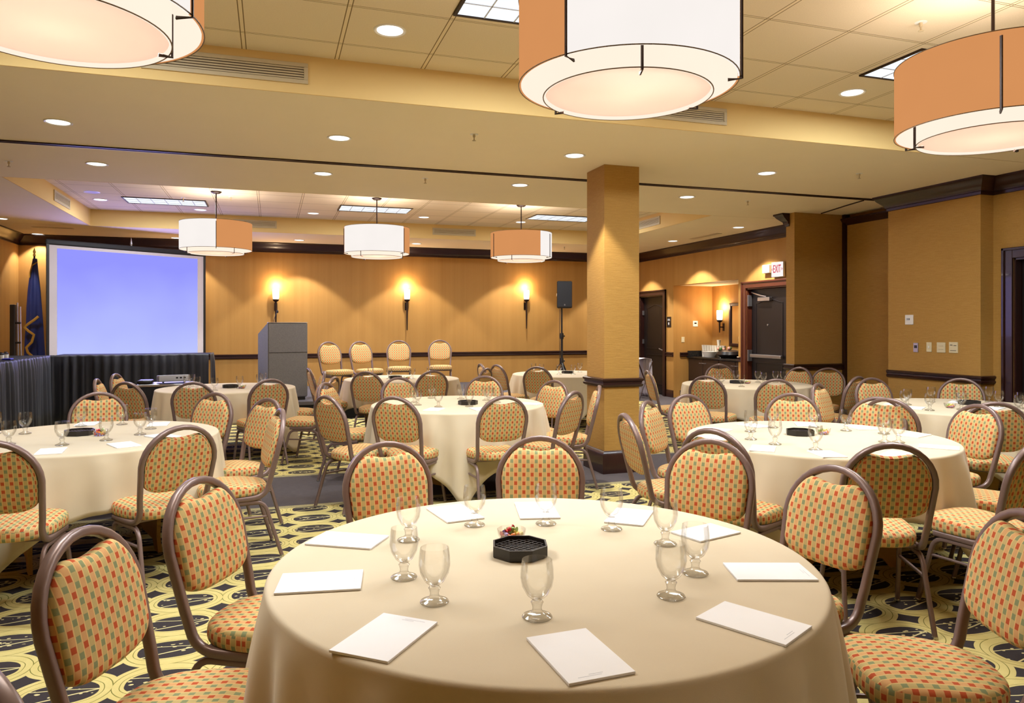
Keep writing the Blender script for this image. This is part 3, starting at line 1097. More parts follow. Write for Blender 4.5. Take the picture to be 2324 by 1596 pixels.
def vent(lab, side, pos, c, z, w, h):
    t = thing('air_vent', lab, 'vent', (c, pos, z) if side[1] == 'y' else (pos, c, z), {'-y': 0, '+y': pi, '+x': pi / 2, '-x': -pi / 2}[side], 'slot vents in the ceiling trays')
    b = .028
    bm = bmesh.new()
    for x0, x1, z0, z1 in ((-w / 2, w / 2, h / 2 - b, h / 2), (-w / 2, w / 2, -h / 2, -h / 2 + b), (-w / 2, -w / 2 + b, -h / 2 + b, h / 2 - b), (w / 2 - b, w / 2, -h / 2 + b, h / 2 - b)):
        addspan(bm, x0, x1, -.014, 0, z0, z1, .002)
    link('frame', bm, 'vent', t)
    link('backing', span(-w / 2 + b, w / 2 - b, -.003, -.001, -h / 2 + b, h / 2 - b), 'ventdark', t)
    n = 5
    for k in range(n):
        zz = -h / 2 + b + (k + .5) * (h - 2 * b) / n
        bm = bmesh.new()
        box(bm, (0, -.008, zz), (w - 2 * b, .003, .011), 0)
        link('slat', bm, 'vent', t)
    return t


YT = TRAYS[0][1]
x0, z0 = onY(345, 160, YT)
x1, z1 = onY(677, 178, YT)
vent('long slot vent in the near tray beside the cut-off left pendant', '-y', YT, (x0 + x1) / 2, 3.29, 1.07, .145)
x1, z1 = onY(1648, 273, YT)
vent('slot vent in the near tray partly behind the large pendant', '-y', YT, x1 - .5, 3.29, 1.0, .14)
YT = TRAYS[1][1]
x0, _ = onY(628, 510, YT)
vent('slot vent in the far tray behind the first far pendant', '-y', YT, x0 - .36, 3.29, .72, .13)
x0, _ = onY(1031, 523, YT)
vent('slot vent in the far tray right of the middle far pendant', '-y', YT, x0, 3.29, .84, .13)
y, _ = onX(140, 450, TX0)
vent('slot vent on the left side of the far tray', '+x', TX0, y, 3.29, .82, .15)
y, _ = onX(1469, 505, TX1)
vent('slot vent on the far tray side right of the pillar', '-x', TX1, y, 3.29, .9, .14)

SPK = [(1076, 308, 0, 'nearest, left of the pillar'), (965, 408, 0, 'beyond the track above the middle far pendant'), (20, 369, 0, 'at the left edge beyond the track'), (1950, 397, 0, 'left of the pier crown'),
       (1697, 459, 0, 'left of the fin wall'), (1281, 563, 0, 'close to the back wall crown above the loudspeaker'), (1400, 505, 0, 'right of the pillar in the far soffit'), (2090, 54, 1, 'in the tiles left of the apricot pendant rod'), (416, 452, 1, 'in the far tiles above the left troffer'), (524, 450, 1, 'in the far tiles right of the first pendant rod')]
sp0 = None
for x, y, tl, lab in SPK:
    h = TILE if tl else CEIL
    p = at(x, y - 3, h)
    t = thing('ceiling_sprinkler', 'small fire sprinkler head ' + lab, 'sprinkler', (p.x, p.y, h + .003), 0, 'fire sprinkler heads')
    if sp0 is None:
        bm = bmesh.new()
        lathe(bm, [(0, -.006), (.036, -.004), (.038, 0), (0, 0)], 20)
        a = link('escutcheon', bm, 'white', t, smooth=40)
        bm = bmesh.new()
        lathe(bm, [(0, -.06), (.016, -.06), (.016, -.056), (.005, -.054), (.005, -.03), (.011, -.028), (.011, -.004), (0, -.004)], 14)
        b = link('deflector', bm, 'vent', t, smooth=40)
        sp0 = (a, b)
    else:
        for q in sp0:
            c = q.copy()
            COL.objects.link(c)
            c.parent = t
p = at(2266, 84, TILE)
sd = thing('smoke_detector', 'round white smoke detector beside the apricot pendant rod', 'smoke detector', (p.x, p.y, TILE))
bm = bmesh.new()
lathe(bm, [(.058, 0), (.06, -.015), (.05, -.02), (0, -.02)], 28)
link('base', bm, 'white', sd, smooth=40)
bm = bmesh.new()
lathe(bm, [(.042, -.02), (.04, -.042), (.03, -.05), (0, -.05)], 28)
link('sensor', bm, 'white', sd, smooth=40)
p = at(208, 436.5, TILE)
cs = thing('ceiling_speaker', 'round grey ceiling speaker at the far left of the far tray', 'speaker', (p.x, p.y, TILE))
bm = bmesh.new()
lathe(bm, [(0, -.004), (.10, -.004), (.11, 0), (0, 0)], 28)
link('grille', bm, 'steel', cs)
for x, y, w, d, nm in ((120, 517, .6, .12, 'left'), (1600, 536, .12, .9, 'right')):
    p = at(x, y, CEIL)
    q = struct(link('trim_access_' + nm, span(p.x - w / 2, p.x + w / 2, p.y - d / 2, p.y + d / 2, CEIL - .006, CEIL), 'vent'))
#CONT


# ================================================================ banquet chairs
def add_uv(bm, f, fn):
    lay = bm.loops.layers.uv.verify()
    for l in f.loops:
        l[lay].uv = fn(l.vert.co)


ZA = .725                       # springing of the arch


def stile_y(z):
    return -.165 - (z - .43) * .245


def half_w(z):
    if z <= ZA:
        return .188 + (z - .42) / (ZA - .42) * .024
    return .212 * sqrt(max(0.0, 1 - ((z - ZA) / .205) ** 2))


def chair_meshes():
    R = {}
    # --- back frame : one bent tube, under the seat - up the stile - over the arch - down again
    side = [(.188, .15, .392), (.188, .05, .392), (.188, -.06, .392)]
    p0, p1, p2 = Vector((.188, -.06, .392)), Vector((.188, -.157, .392)), Vector((.189, stile_y(.47), .47))
    for i in range(1, 7):
        t = i / 6
        side.append(tuple(p0 * (1 - t) ** 2 + p1 * 2 * t * (1 - t) + p2 * t * t))
    for z in (.53, .60, .67, ZA):
        side.append((half_w(z), stile_y(z), z))
    arch = []
    for i in range(1, 16):
        a = pi * i / 16
        z = ZA + .205 * sin(a)
        arch.append((.212 * cos(a), stile_y(z), z))
    pts = side + arch + [(-x, y, z) for x, y, z in reversed(side)]
    bm = bmesh.new()
    tube(bm, pts, rrect(.028, .033, .009), up=(1, 0, 0))
    R['frame'] = bm
    # --- seat frame : cross bars under the cushion
    bm = bmesh.new()
    for y in (-.07, .12):
        tube(bm, [(-.188, y, .392), (.188, y, .392)], rrect(.02, .02, .005))
    addspan(bm, -.17, .17, -.12, .19, .398, .410, .004)
    R['seat_frame'] = bm
    # --- legs : halves of a splayed inverted U on each side
    legs = []
    for s in (-1, 1):
        for f in (-1, 1):
            x = .186 * s
            foot = .235 if f > 0 else -.255
            bm = bmesh.new()
            q0, q1, q2 = Vector((x, f * .09, .367)), Vector((x, f * .150, .367)), Vector((x * 1.01, f * .168, .30))
            pp = [(x, 0, .367), tuple(q0)]
            for i in range(1, 6):
                t = i / 5
                pp.append(tuple(q0 * (1 - t) ** 2 + q1 * 2 * t * (1 - t) + q2 * t * t))
            pp += [(x * 1.05, (f * .168 + foot) / 2, .155), (x * 1.09, foot, .012)]
            tube(bm, pp, rrect(.022, .024, .006), up=(1, 0, 0))
            g = bmesh.new()
            lathe(g, [(0, 0), (.014, 0), (.016, .006), (.013, .016), (0, .016)], 12, (x * 1.09, foot, 0))
            legs.append((bm, g))
    R['legs'] = legs
    st = []
    for s in (-1, 1):
        x = .188 * s
        bm = bmesh.new()
        tube(bm, [(x, -.185, .27), (x, .177, .27)], rrect(.014, .016, .004))
        st.append(bm)
    R['stretchers'] = st
    # --- seat cushion
    bm = bmesh.new()
    out = []
    n = 64
    for i in range(n):
        a = 2 * pi * i / n
        ca, sa = cos(a), sin(a)
        e = 3.6 if sa > 0 else 2.5
        x = abs(ca) ** (2 / e) * (1 if ca >= 0 else -1)
        y = abs(sa) ** (2 / e) * (1 if sa >= 0 else -1)
        yy = .03 + y * .215
        out.append((x * (.196 + .016 * (yy + .185) / .43), yy))
    per = [0]
    for i in range(n):
        a, b = out[i], out[(i + 1) % n]
        per.append(per[-1] + sqrt((a[0] - b[0]) ** 2 + (a[1] - b[1]) ** 2))

    def ring(k, z):
        return [bm.verts.new((x * k, .03 + (y - .03) * k, z + (.006 * (y - .03) / .2 if z > .44 else 0))) for x, y in out]
    rs = [ring(.94, .406), ring(.985, .412), ring(1, .424), ring(1, .448), ring(.985, .463), ring(.94, .474), ring(.8, .482), ring(.45, .488)]
    lay = bm.loops.layers.uv.verify()
    for k, (a, b) in enumerate(zip(rs, rs[1:])):
        for i in range(n):
            j = (i + 1) % n
            f = bm.faces.new((a[i], a[j], b[j], b[i]))
            for l, (ii, rr) in zip(f.loops, ((i, k), (i + 1, k), (i + 1, k + 1), (i, k + 1))):
                co = l.vert.co
                if k < 4:
                    l[lay].uv = (per[ii] + .005, co.z)
                else:
                    l[lay].uv = (co.x, co.y)
    f = bm.faces.new(rs[-1])
    add_uv(bm, f, lambda c: (c.x, c.y))
    f = bm.faces.new(rs[0])
    add_uv(bm, f, lambda c: (c.x, c.y))
    R['seat'] = bm
    # --- back pad with the scalloped hand-hold
    bm = bmesh.new()
    inn = .016
    o2 = []
    xs = .107
    ZN = ZA + .143

    def arch_in(x):
        return ZA + (.205 - inn) * sqrt(max(0, 1 - (x / (.212 - inn)) ** 2))
    for i in range(-8, 9):                            # notch, left to right
        x = xs * i / 8
        k = sin(abs(i) / 8 * pi / 2) ** 2
        o2.append((x, ZN + (arch_in(xs) - .002 - ZN) * k ** 1.1))
    for i in range(1, 9):
        a = math.acos(min(1, xs / (.212 - inn))) * (1 - i / 8)
        o2.append(((.212 - inn) * cos(a), ZA + (.205 - inn) * sin(a)))
    for z in (.715, .69, .665, .64):
        o2.append((half_w(z) - inn, z))
    w = half_w(.64) - inn
    for i in range(1, 12):                            # right bottom corner to bottom centre
        a = pi / 2 * i / 12
        o2.append((w * (cos(a) ** .62), .64 - .078 * (sin(a) ** .8)))
    o2.append((0, .562))
    right = o2[8:]                                    # from notch centre round to bottom centre
    outl = right + [(-x, z) for x, z in reversed(right[1:-1])]
    cz = .735
    nrm = Vector((0, 1, .245)).normalized()

    def pr(k, off):
        r = []
        for x, z in outl:
            zz = cz + (z - cz) * k
            r.append(bm.verts.new(Vector((x * k, stile_y(zz), zz)) + nrm * off))
        return r
    def puv(c):
        z0_ = c.z
        o = (c.y - stile_y(z0_)) * .97
        k_ = max(0.0, .030 - o) if o > -.012 else 0.0
        rx, rz_ = c.x / .2, (c.z - cz) / .19
        m_ = max(abs(rx), abs(rz_), .001)
        return (c.x + .0103 + .8 * k_ * (rx / m_ if abs(rx) > abs(rz_) else 0), c.z * 1.03 + .8 * k_ * (rz_ / m_ if abs(rz_) >= abs(rx) else 0))
    rs = [pr(.60, -.016), pr(.9, -.014), pr(.99, -.009), pr(1, .002), pr(1, .014), pr(.975, .026), pr(.92, .034), pr(.78, .041), pr(.45, .046)]
    n = len(outl)
    for a, b in zip(rs, rs[1:]):
        for i in range(n):
            j = (i + 1) % n
            f = bm.faces.new((a[i], a[j], b[j], b[i]))
            add_uv(bm, f, puv)
    for r in (rs[0], rs[-1]):
        c0 = sum((v.co for v in r), Vector()) / n
        cv = bm.verts.new(c0 + nrm * (.001 if r is rs[-1] else 0))
        for i in range(n):
            f = bm.faces.new((r[i], r[(i + 1) % n], cv))
            add_uv(bm, f, lambda c: (c.x + .0103, c.z * 1.03))
    R['back'] = bm
    return R


def make_chair():
    R = chair_meshes()
    t = thing('banquet_chair', '', 'chair')
    link('seat', R['seat'], 'fabric', t, smooth=60)
    link('backrest', R['back'], 'fabric', t, smooth=60)
    link('back_frame', R['frame'], 'frame', t, smooth=50)
    link('seat_frame', R['seat_frame'], 'frame', t, smooth=50)
    for b, g in R['legs']:
        lg = link('leg', b, 'frame', t, smooth=50)
        link('foot_glide', g, 'glide', lg, smooth=50)
    for b in R['stretchers']:
        link('stretcher', b, 'frame', t, smooth=50)
    return t


CH0 = make_chair()
chair_used = [False]
BACKTOP = .293         # back top lies this far behind the seat origin


def chair(x, y, face, z0=0.0, k=1.0):
    """arch top seen at pixel x, y ; face = world heading of the front in degrees (0 = +x, 90 = +y)"""
    p = at(x, y, z0 + .938) * k
    d = Vector((cos(radians(face)), sin(radians(face)), 0))
    o = p + d * BACKTOP
    if not chair_used[0]:
        c = CH0
        chair_used[0] = True
    else:
        c = copy_tree(CH0)
    c.location = (o.x, o.y, z0)
    c.rotation_euler = (0, 0, radians(face) - pi / 2)
    return c


# ================================================================ tables
def cloth_mesh(R, half, rot, seed, folds):
    """square cloth over a round top: flat disc, soft edge, hanging folds"""
    rnd = random.Random(seed)
    ph = [rnd.uniform(0, 6.28) for _ in range(6)]
    bm = bmesh.new()
    n = 288
    H = TT

    def drop(a):
        b = (a - rot) % (pi / 2)
        b = min(b, pi / 2 - b)                       # 0 at the middle of a side, pi/4 at a corner
        d = half / cos(b)
        lim = half * 1.335
        d = d if d < lim else lim
        return min(d - R, H - .012)
    rings = []
    cen = bm.verts.new((0, 0, H))
    for k in (.25, .5, .75, .92):
        rings.append([bm.verts.new((R * k * cos(2 * pi * i / n), R * k * sin(2 * pi * i / n), H)) for i in range(n)])
    prof = [(0, 0.0), (.35, .06), (.7, .22), (.95, .6), (1.0, 1.0)]
    er = .016
    for px_, pz in prof:
        rings.append([bm.verts.new(((R - er + er * px_) * cos(2 * pi * i / n), (R - er + er * px_) * sin(2 * pi * i / n), H - er * pz)) for i in range(n)])
    steps = 12
    for s in range(1, steps + 1):
        u = s / steps
        rg = []
        for i in range(n):
            a = 2 * pi * i / n
            L = drop(a) - er
            b = (a - rot) % (pi / 2)
            b = min(b, pi / 2 - b)
            corner = b / (pi / 4)
            fold = .55 * cos(folds * a + ph[0] + .9 * sin(3 * a + ph[1])) + .3 * cos((folds * 1.7 // 1) * a + ph[2]) + .22 * cos(5 * a + ph[3])
            amp = (.026 + .046 * corner ** 1.5) * (u ** .6) * min(1, L / .3)
            flare = (.012 + .03 * corner) * u * L / .4
            r = R + flare + amp * (fold + .55)
            aa = a + .02 * corner * u * sin(folds * a + ph[4])
            rg.append(bm.verts.new((r * cos(aa), r * sin(aa), H - er - L * u)))
        rings.append(rg)
    for i in range(n):
        bm.faces.new((cen, rings[0][i], rings[0][(i + 1) % n]))
    for a, b in zip(rings, rings[1:]):
        for i in range(n):
            j = (i + 1) % n
            bm.faces.new((a[i], a[j], b[j], b[i]))
    return bm


TABLES = {}
SCL = .93


def table(key, X, Y, R, rot, nm, folds=17):
    lab = 'round banquet table under a tan cloth, '
    t = thing('round_table', 'round folding table beneath the tan cloth, ' + nm, 'table', (X, Y, 0), radians(rot), 'round banquet tables')
    bm = bmesh.new()
    lathe(bm, [(0, .728), (R - .012, .728), (R - .008, .732), (R - .008, .752), (R - .012, .757), (0, .757)], 64)
    link('tabletop', bm, 'ochre', t, smooth=40)
    for s in (-1, 1):
        bm = bmesh.new()
        prism(bm, [(-.42, .728), (.42, .728), (.34, .1), (.38, 0), (.28, 0), (.22, .06), (-.22, .06), (-.28, 0), (-.38, 0), (-.34, .1)], 'x', s * .36 - .012, s * .36 + .012)
        link('leg', bm, 'ochre', t)
    c = link('tablecloth', cloth_mesh(R, R + .345, radians(rot), hash(key) % 1 + len(TABLES) * 7 + 3, folds), 'cloth', smooth=70)
    c.location = (X, Y, 0)
    sm = c.modifiers.new('thickness', 'SOLIDIFY')
    sm.thickness = .0025
    sm.offset = -1
    tag(c, 'tan cloth draped over the round table ' + nm, 'tablecloth', 'tan round-table cloths')
    TABLES[key] = (Vector((X, Y, 0)), R, nm)


def T(key, X, Y, R, rot, nm, **k):
    table(key, X * SCL, Y * SCL, R * SCL, rot, nm, **k)


T('near', .886, 2.352, .907, 28, 'nearest the camera')
T('left', -1.255, 6.01, .878, 20, 'at the left edge')
T('cart', -.537, 10.148, .848, 12, 'beside the projector cart')
T('mid', 1.825, 7.331, .879, 34, 'in the middle, left of the pillar')
T('stage', 1.894, 11.107, .862, 34, 'before the four stage chairs')
T('pillar', 4.694, 11.371, .90, 25, 'far behind the pillar')
T('alcove', 6.226, 8.599, .862, 40, 'before the coffee alcove')
T('right', 3.729, 4.327, .906, 79, 'right of the nearest table')
T('edge', 6.49, 5.511, .86, 30, 'at the right edge')

ORD = ['first', 'second', 'third', 'fourth', 'fifth', 'sixth', 'seventh', 'eighth', 'ninth', 'tenth', 'eleventh', 'twelfth']
SHORT = dict(near='the nearest table', left='the table at left', cart='the table by the projector cart', mid='the middle table left of the pillar', stage='the far table before the stage', pillar='the far table behind the pillar',
             alcove='the table before the alcove', right='the table right of the nearest', edge='the table at the right edge')

# (pixel x, pixel y of the arch top, turn away from the table centre in degrees)
CHAIRS = dict(
    near=[(171, 1183, -16, .955), (440, 1073, 5, .96), (873, 1004, 0), (1226, 991, 0), (1617, 998, 0), (1905, 1053, 0, .98), (2345, 1163, 0), (-35, 1530, 0)],
    left=[(-25, 1003, 0), (417, 967, 0), (492, 892, -8), (612, 905, 15), (641, 929, 25), (224, 891, 0)],
    cart=[(284, 868, 0), (217, 861, -27), (260, 849, 0), (437, 868, 0), (614, 861, 0), (738, 843, 0), (761, 856, 19)],
    mid=[(738, 899, 0), (893, 901, 0), (1146, 900, 0), (1306, 889, 0), (1362, 876, 0), (1261, 864, 12), (902, 857, 0), (1100, 858, 0, 1.04), (736, 869, 0)],
    stage=[(830, 844, 0), (983, 842, 0), (699, 836, 0), (1106, 836, 0)],
    pillar=[(1218, 833, 0), (1126, 828, 0), (1089, 826, 0)],
    alcove=[(1602, 854, 0), (1763, 861, 0), (1632, 831, 0, 1.045), (1817, 834, 0), (1882, 841, 30, 1.06), (1468, 841, 0), (1950, 855, 0)],
    right=[(1797, 893, 0), (1995, 902, 0), (1556, 896, 0), (1466, 911, 0), (1415, 940, 0), (1613, 975, 0), (2026, 1008, 0), (2370, 1000, 0), (2225, 919, 0), (2400, 960, 0)],
    edge=[(1976, 865, 0, 1.06), (2181, 865, 0, 1.05), (1853, 871, -22), (2014, 905, 0), (2262, 914, 0)])
LOOKS = {}
for key, lst in CHAIRS.items():
    cen, R, nm = TABLES[key]
    made = []
    for (x, y, dt, *kk) in lst:
        kk = kk[0] if kk else 1.0
        p = at(x, y, .938) * kk
        a = math.degrees(atan2(cen.y - p.y, cen.x - p.x)) + dt
        c = chair(x, y, a, 0.0, kk)
        d = Vector((cos(radians(a)), sin(radians(a)), 0))
        v = Vector((-c.location.x, -c.location.y, 0)).normalized()
        k = d.dot(v)
        see = 'front' if k > .45 else ('back' if k < -.45 else 'side')
        made.append((pix((c.location.x, c.location.y, .5))[0], see, c))
    made.sort(key=lambda q: q[0])
    cnt = {}
    tot = {}
    for _, see, c in made:
        tot[see] = tot.get(see, 0) + 1
    for _, see, c in made:
        i = cnt.get(see, 0)
        cnt[see] = i + 1
        face = {'front': 'facing the camera', 'back': 'showing its back', 'side': 'seen edge-on'}[see]
        if tot[see] == 1:
            lab = 'checked chair, the only one %s at %s' % (face, SHORT[key])
        else:
            lab = 'checked chair %s, %s from left at %s' % (face, ORD[i], SHORT[key])
        tag(c, lab, 'chair', 'banquet chairs round ' + SHORT[key])

# ---------------------------------------------------------------- stage with four chairs and the lectern
SH = .30
SX0, SX1, SY0 = -.85, 4.6, 12.15
stg = thing('stage_platform', 'low grey carpeted stage with black skirt along the back wall', 'stage', ((SX0 + SX1) / 2, (SY0 + YB) / 2, 0))
w, d = SX1 - SX0, YB - .04 - SY0
link('deck', bx((0, -.02, SH - .03), (w, d, .06), .006), 'stage', stg)
bm = bmesh.new()
box(bm, (0, -d / 2 + .0, SH / 2 - .03), (w - .02, .02, SH - .062))
box(bm, (w / 2 - .02, -.02, SH / 2 - .03), (.02, d - .04, SH - .062))
box(bm, (-w / 2 + .02, -.02, SH / 2 - .03), (.02, d - .04, SH - .062))
link('skirt', bm, 'blackcloth', stg)
for (x, y, a), lab in zip(((744, 776, -63), (815, 775, -66), (905, 773, -97), (998, 772, -100)), ('first', 'second', 'third', 'fourth')):
    c = chair(x, y, a, SH)
    tag(c, 'banquet chair on the stage against the back wall, %s from the left' % lab, 'chair', 'chairs in a row on the stage')

p = at(697, 907, SH)
ly = radians(17)
wx, dx_ = .64, .56
lec = thing('lectern', 'tall grey carpet-clad lectern with slanted top on the stage', 'lectern', (p.x - .38, p.y + .16, SH), ly)
bm = bmesh.new()
prism(bm, [(-dx_ / 2, .05), (dx_ / 2, .05), (dx_ / 2, 1.08), (-dx_ / 2 + .06, 1.255), (-dx_ / 2, 1.255)], 'x', -wx / 2, wx / 2)
bmesh.ops.bevel(bm, geom=list(bm.edges), offset=.012, segments=2, affect='EDGES')
link('body', bm, 'greycarpet', lec, smooth=40)
link('plinth', span(-wx / 2 + .03, wx / 2 - .03, -dx_ / 2 + .03, dx_ / 2 - .03, 0, .05), 'plastic_black', lec)
link('panel_seam', span(-wx / 2 + .01, wx / 2 - .01, -dx_ / 2 - .003, -dx_ / 2 + .01, .775, .781), 'plastic_black', lec)
link('top_rim', span(-wx / 2, wx / 2, -dx_ / 2, -dx_ / 2 + .05, 1.252, 1.262, .003), 'steel', lec)
mic = thing('gooseneck_microphone', 'thin gooseneck microphone rising from the lectern top', 'microphone', lec.matrix_basis @ Vector((-.14, .0, 1.18)), ly)
bm = bmesh.new()
tube(bm, [(0, 0, 0), (.0, .0, .12), (.02, .0, .19), (.05, -.0, .245)], circ(.005, 8))
link('gooseneck', bm, 'plastic_black', mic, smooth=60)
bm = bmesh.new()
bmesh.ops.create_uvsphere(bm, u_segments=14, v_segments=10, radius=.017, matrix=Matrix.Translation((.056, 0, .258)) @ Matrix.Diagonal((1, 1, 1.5, 1)))
link('windscreen', bm, 'grill', mic, smooth=60)

# ---------------------------------------------------------------- black skirted tables (an L in the left corner)
ST = 1.06


def skirted(name, lab, c, w, d, sides, seed):
    t = thing(name, lab, 'table', c)
    bm = bmesh.new()
    addspan(bm, -w / 2, w / 2, -d / 2, d / 2, ST - .03, ST, .006)
    link('tabletop', bm, 'blackcloth', t)
    for a, b in ((-w / 2 + .08, -d / 2 + .08), (w / 2 - .08, -d / 2 + .08), (-w / 2 + .08, d / 2 - .08), (w / 2 - .08, d / 2 - .08)):
        link('leg', span(a - .015, a + .015, b - .015, b + .015, 0, ST - .03), 'plastic_black', t)
    rnd = random.Random(seed)
    for (x0, y0, x1, y1) in sides:
        Lh = sqrt((x1 - x0) ** 2 + (y1 - y0) ** 2)
        n = int(Lh / .012)
        nx, ny = (y1 - y0) / Lh, -(x1 - x0) / Lh
        bm = bmesh.new()
        rows = []
        ph = [rnd.uniform(0, 6) for _ in range(5)]
        zs = [ST + .004, ST - .02, ST - .15, ST - .4, ST - .75, .015]
        for k, z in enumerate(zs):
            r = []
            for i in range(n + 1):
                s = i / n * Lh
                f = abs(sin(s * 27 + ph[0] + 1.2 * sin(s * 4 + ph[1]) + k * .16 * sin(s * 3 + ph[4]))) ** .7 + .5 * sin(s * 46 + ph[2]) + .6 * sin(s * 9 + ph[3])
                am = (.003, .010, .020, .024, .028, .032)[k]
                off = .014 + am * (f + .4)
                r.append(bm.verts.new((x0 + (x1 - x0) * i / n + nx * off, y0 + (y1 - y0) * i / n + ny * off, z + (.004 * sin(s * 40) if k == 0 else 0))))
            rows.append(r)
        for a, b in zip(rows, rows[1:]):
            for i in range(n):
                bm.faces.new((a[i], a[i + 1], b[i + 1], b[i]))
        o = link('skirt', bm, 'skirt', t, smooth='all')
        sm = o.modifiers.new('thickness', 'SOLIDIFY')
        sm.thickness = .003
        sm.offset = -1
    return t


skx0, skx1, sky = -3.105, -.93, 12.5
skirted('skirted_table', 'tall black skirted table in front of the projection screen', ((skx0 + skx1) / 2, sky + .36, 0), skx1 - skx0, .7, [(-(skx1 - skx0) / 2, -.35, (skx1 - skx0) / 2, -.35), ((skx1 - skx0) / 2, -.35, (skx1 - skx0) / 2, .35)], 2)
skirted('skirted_table', 'black skirted table along the left wall, running toward the camera', (-3.43, 10.62, 0), .62, 4.3, [(.31, -2.15, .31, 1.86), (-.31, -2.15, .31, -2.15)], 5)

# ---------------------------------------------------------------- projection screen
a = Vector((-3.33, 13.30, 0))
b = Vector((-1.19, 14.72, 0))
W2 = (b - a).length
ra = atan2(b.y - a.y, b.x - a.x)
scr = thing('projection_screen', 'big projection screen lit with a plain blue image, black bordered', 'screen', ((a + b) / 2), ra)
z0, z1 = 1.0, 2.79
link('screen_fabric', span(-W2 / 2, W2 / 2, -.004, .004, z0, z1), 'screen', scr)
link('picture', span(-W2 / 2 + .115, W2 / 2 - .115, -.007, -.004, z0 + .0, z1 - .05), 'image', scr)
light('screen_glow', 'AREA', (0, -.012, (z0 + z1) / 2 + .1), 22, (.40, .36, 1), scr, rot=(-pi / 2, 0, 0), shape='RECTANGLE', size=2.2, size_y=1.5)
for s in (-1, 1):
    link('side_border', span(s * W2 / 2 - .02 + .02 * s, s * W2 / 2 + .02 + .02 * s, -.012, .008, z0 - .04, z1 + .05), 'plastic_black', scr)
bm = bmesh.new()
box(bm, (0, .01, z1 + .045), (W2 + .10, .05, .09), .02)
link('top_case', bm, 'grill', scr)
link('bottom_bar', span(-W2 / 2 - .04, W2 / 2 + .04, -.012, .02, z0 - .06, z0), 'plastic_black', scr)
bm = bmesh.new()
tube(bm, [(0, .04, .55), (0, .04, z1 + .12)], circ(.016, 10))
lathe(bm, [(0, z1 + .10), (.022, z1 + .12), (.008, z1 + .2), (0, z1 + .24)], 12, (0, .04, 0))
link('pole', bm, 'steel', scr)
for k in range(3):
    an = 2 * pi * k / 3 + pi / 2
    bm = bmesh.new()
    tube(bm, [(0, .04, .62), (.42 * cos(an), .04 + .42 * sin(an), .02), (.46 * cos(an), .04 + .46 * sin(an), .012)], circ(.012, 8))
    link('leg', bm, 'steel', scr)

# ---------------------------------------------------------------- flag and folded stand in the corner
u = (78 - 1162) / F
z = 14.0 / (C_ - u * S_)
fx = z * (S_ + u * C_)
fg = thing('flag', 'navy flag with gold fringe hanging furled on a pole in the corner', 'flag', (fx, 14.0, 0))
bm = bmesh.new()
tube(bm, [(0, 0, .05), (0, 0, 2.66)], circ(.014, 12))
link('pole', bm, 'wood', fg)
bm = bmesh.new()
lathe(bm, [(0, 0), (.16, 0), (.16, .02), (.03, .06), (.02, .1), (0, .1)], 24)
link('base', bm, 'gold', fg, smooth=40)
bm = bmesh.new()
lathe(bm, [(0, 2.66), (.018, 2.66), (.022, 2.68), (.012, 2.70), (.024, 2.73), (.010, 2.77), (0, 2.80)], 14)
link('finial', bm, 'gold', fg, smooth=50)
bm = bmesh.new()
rows = []
n = 40
for z, wl, wr, dd in ((2.62, .02, .035, .02), (2.4, .05, .05, .05), (2.1, .08, .085, .07), (1.8, .10, .11, .085), (1.5, .11, .13, .09), (1.25, .12, .145, .09), (1.0, .125, .155, .09), (.8, .12, .15, .08)):
    r = []
    for i in range(n):
        an = 2 * pi * i / n
        rad = 1 + .16 * cos(5 * an + z * 1.5) + .08 * cos(9 * an - z)
        r.append(bm.verts.new(((wr if cos(an) > 0 else wl) * cos(an) * rad, dd * sin(an) * rad, z)))
    rows.append(r)
for p_, q_ in zip(rows, rows[1:]):
    for i in range(n):
        bm.faces.new((p_[i], p_[(i + 1) % n], q_[(i + 1) % n], q_[i]))
bm.faces.new(rows[0])
bm.faces.new(rows[-1])
link('cloth', bm, 'flagblue', fg, smooth=60)
bm = bmesh.new()
tube(bm, [(.09, -.12, 1.66), (.03, -.13, 1.60), (-.06, -.13, 1.53), (-.105, -.12, 1.48), (-.05, -.135, 1.42), (.03, -.135, 1.36), (.0, -.135, 1.24), (-.08, -.13, 1.15), (-.06, -.13, 1.07), (.03, -.13, .98)], rrect(.012, .04, .004), up=(0, 1, 0))
link('fringe', bm, 'gold', fg, smooth=50)
bm = bmesh.new()
tube(bm, [(.05, -.03, 2.56), (-.02, -.05, 2.50), (-.05, -.05, 2.38), (-.055, -.05, 2.3)], circ(.010, 8))
link('cord', bm, 'gold', fg, smooth=50)

u = (37 - 1162) / F
z = 13.0 / (C_ - u * S_)
sx = z * (S_ + u * C_)
fs = thing('folded_screen_stand', 'tall black case with silver tripod poles standing behind the left table', 'stand', (sx, 13.0, 0))
link('case', span(-.075, -.005, -.05, .05, 0, 1.83, .01), 'plastic_black', fs)
for k, (xx, top) in enumerate(((.018, 1.86), (.055, 1.80))):
    bm = bmesh.new()
    tube(bm, [(xx, -.02, top), (xx + .015, -.02, .9), (xx + .05 + .03 * k, -.05, 0.0)], circ(.012, 8))
    link('leg', bm, 'steel', fs)
bm = bmesh.new()
for zz in (1.25, 1.55):
    box(bm, (.03, -.02, zz), (.08, .04, .03), .008)
link('clamp', bm, 'plastic_black', fs)

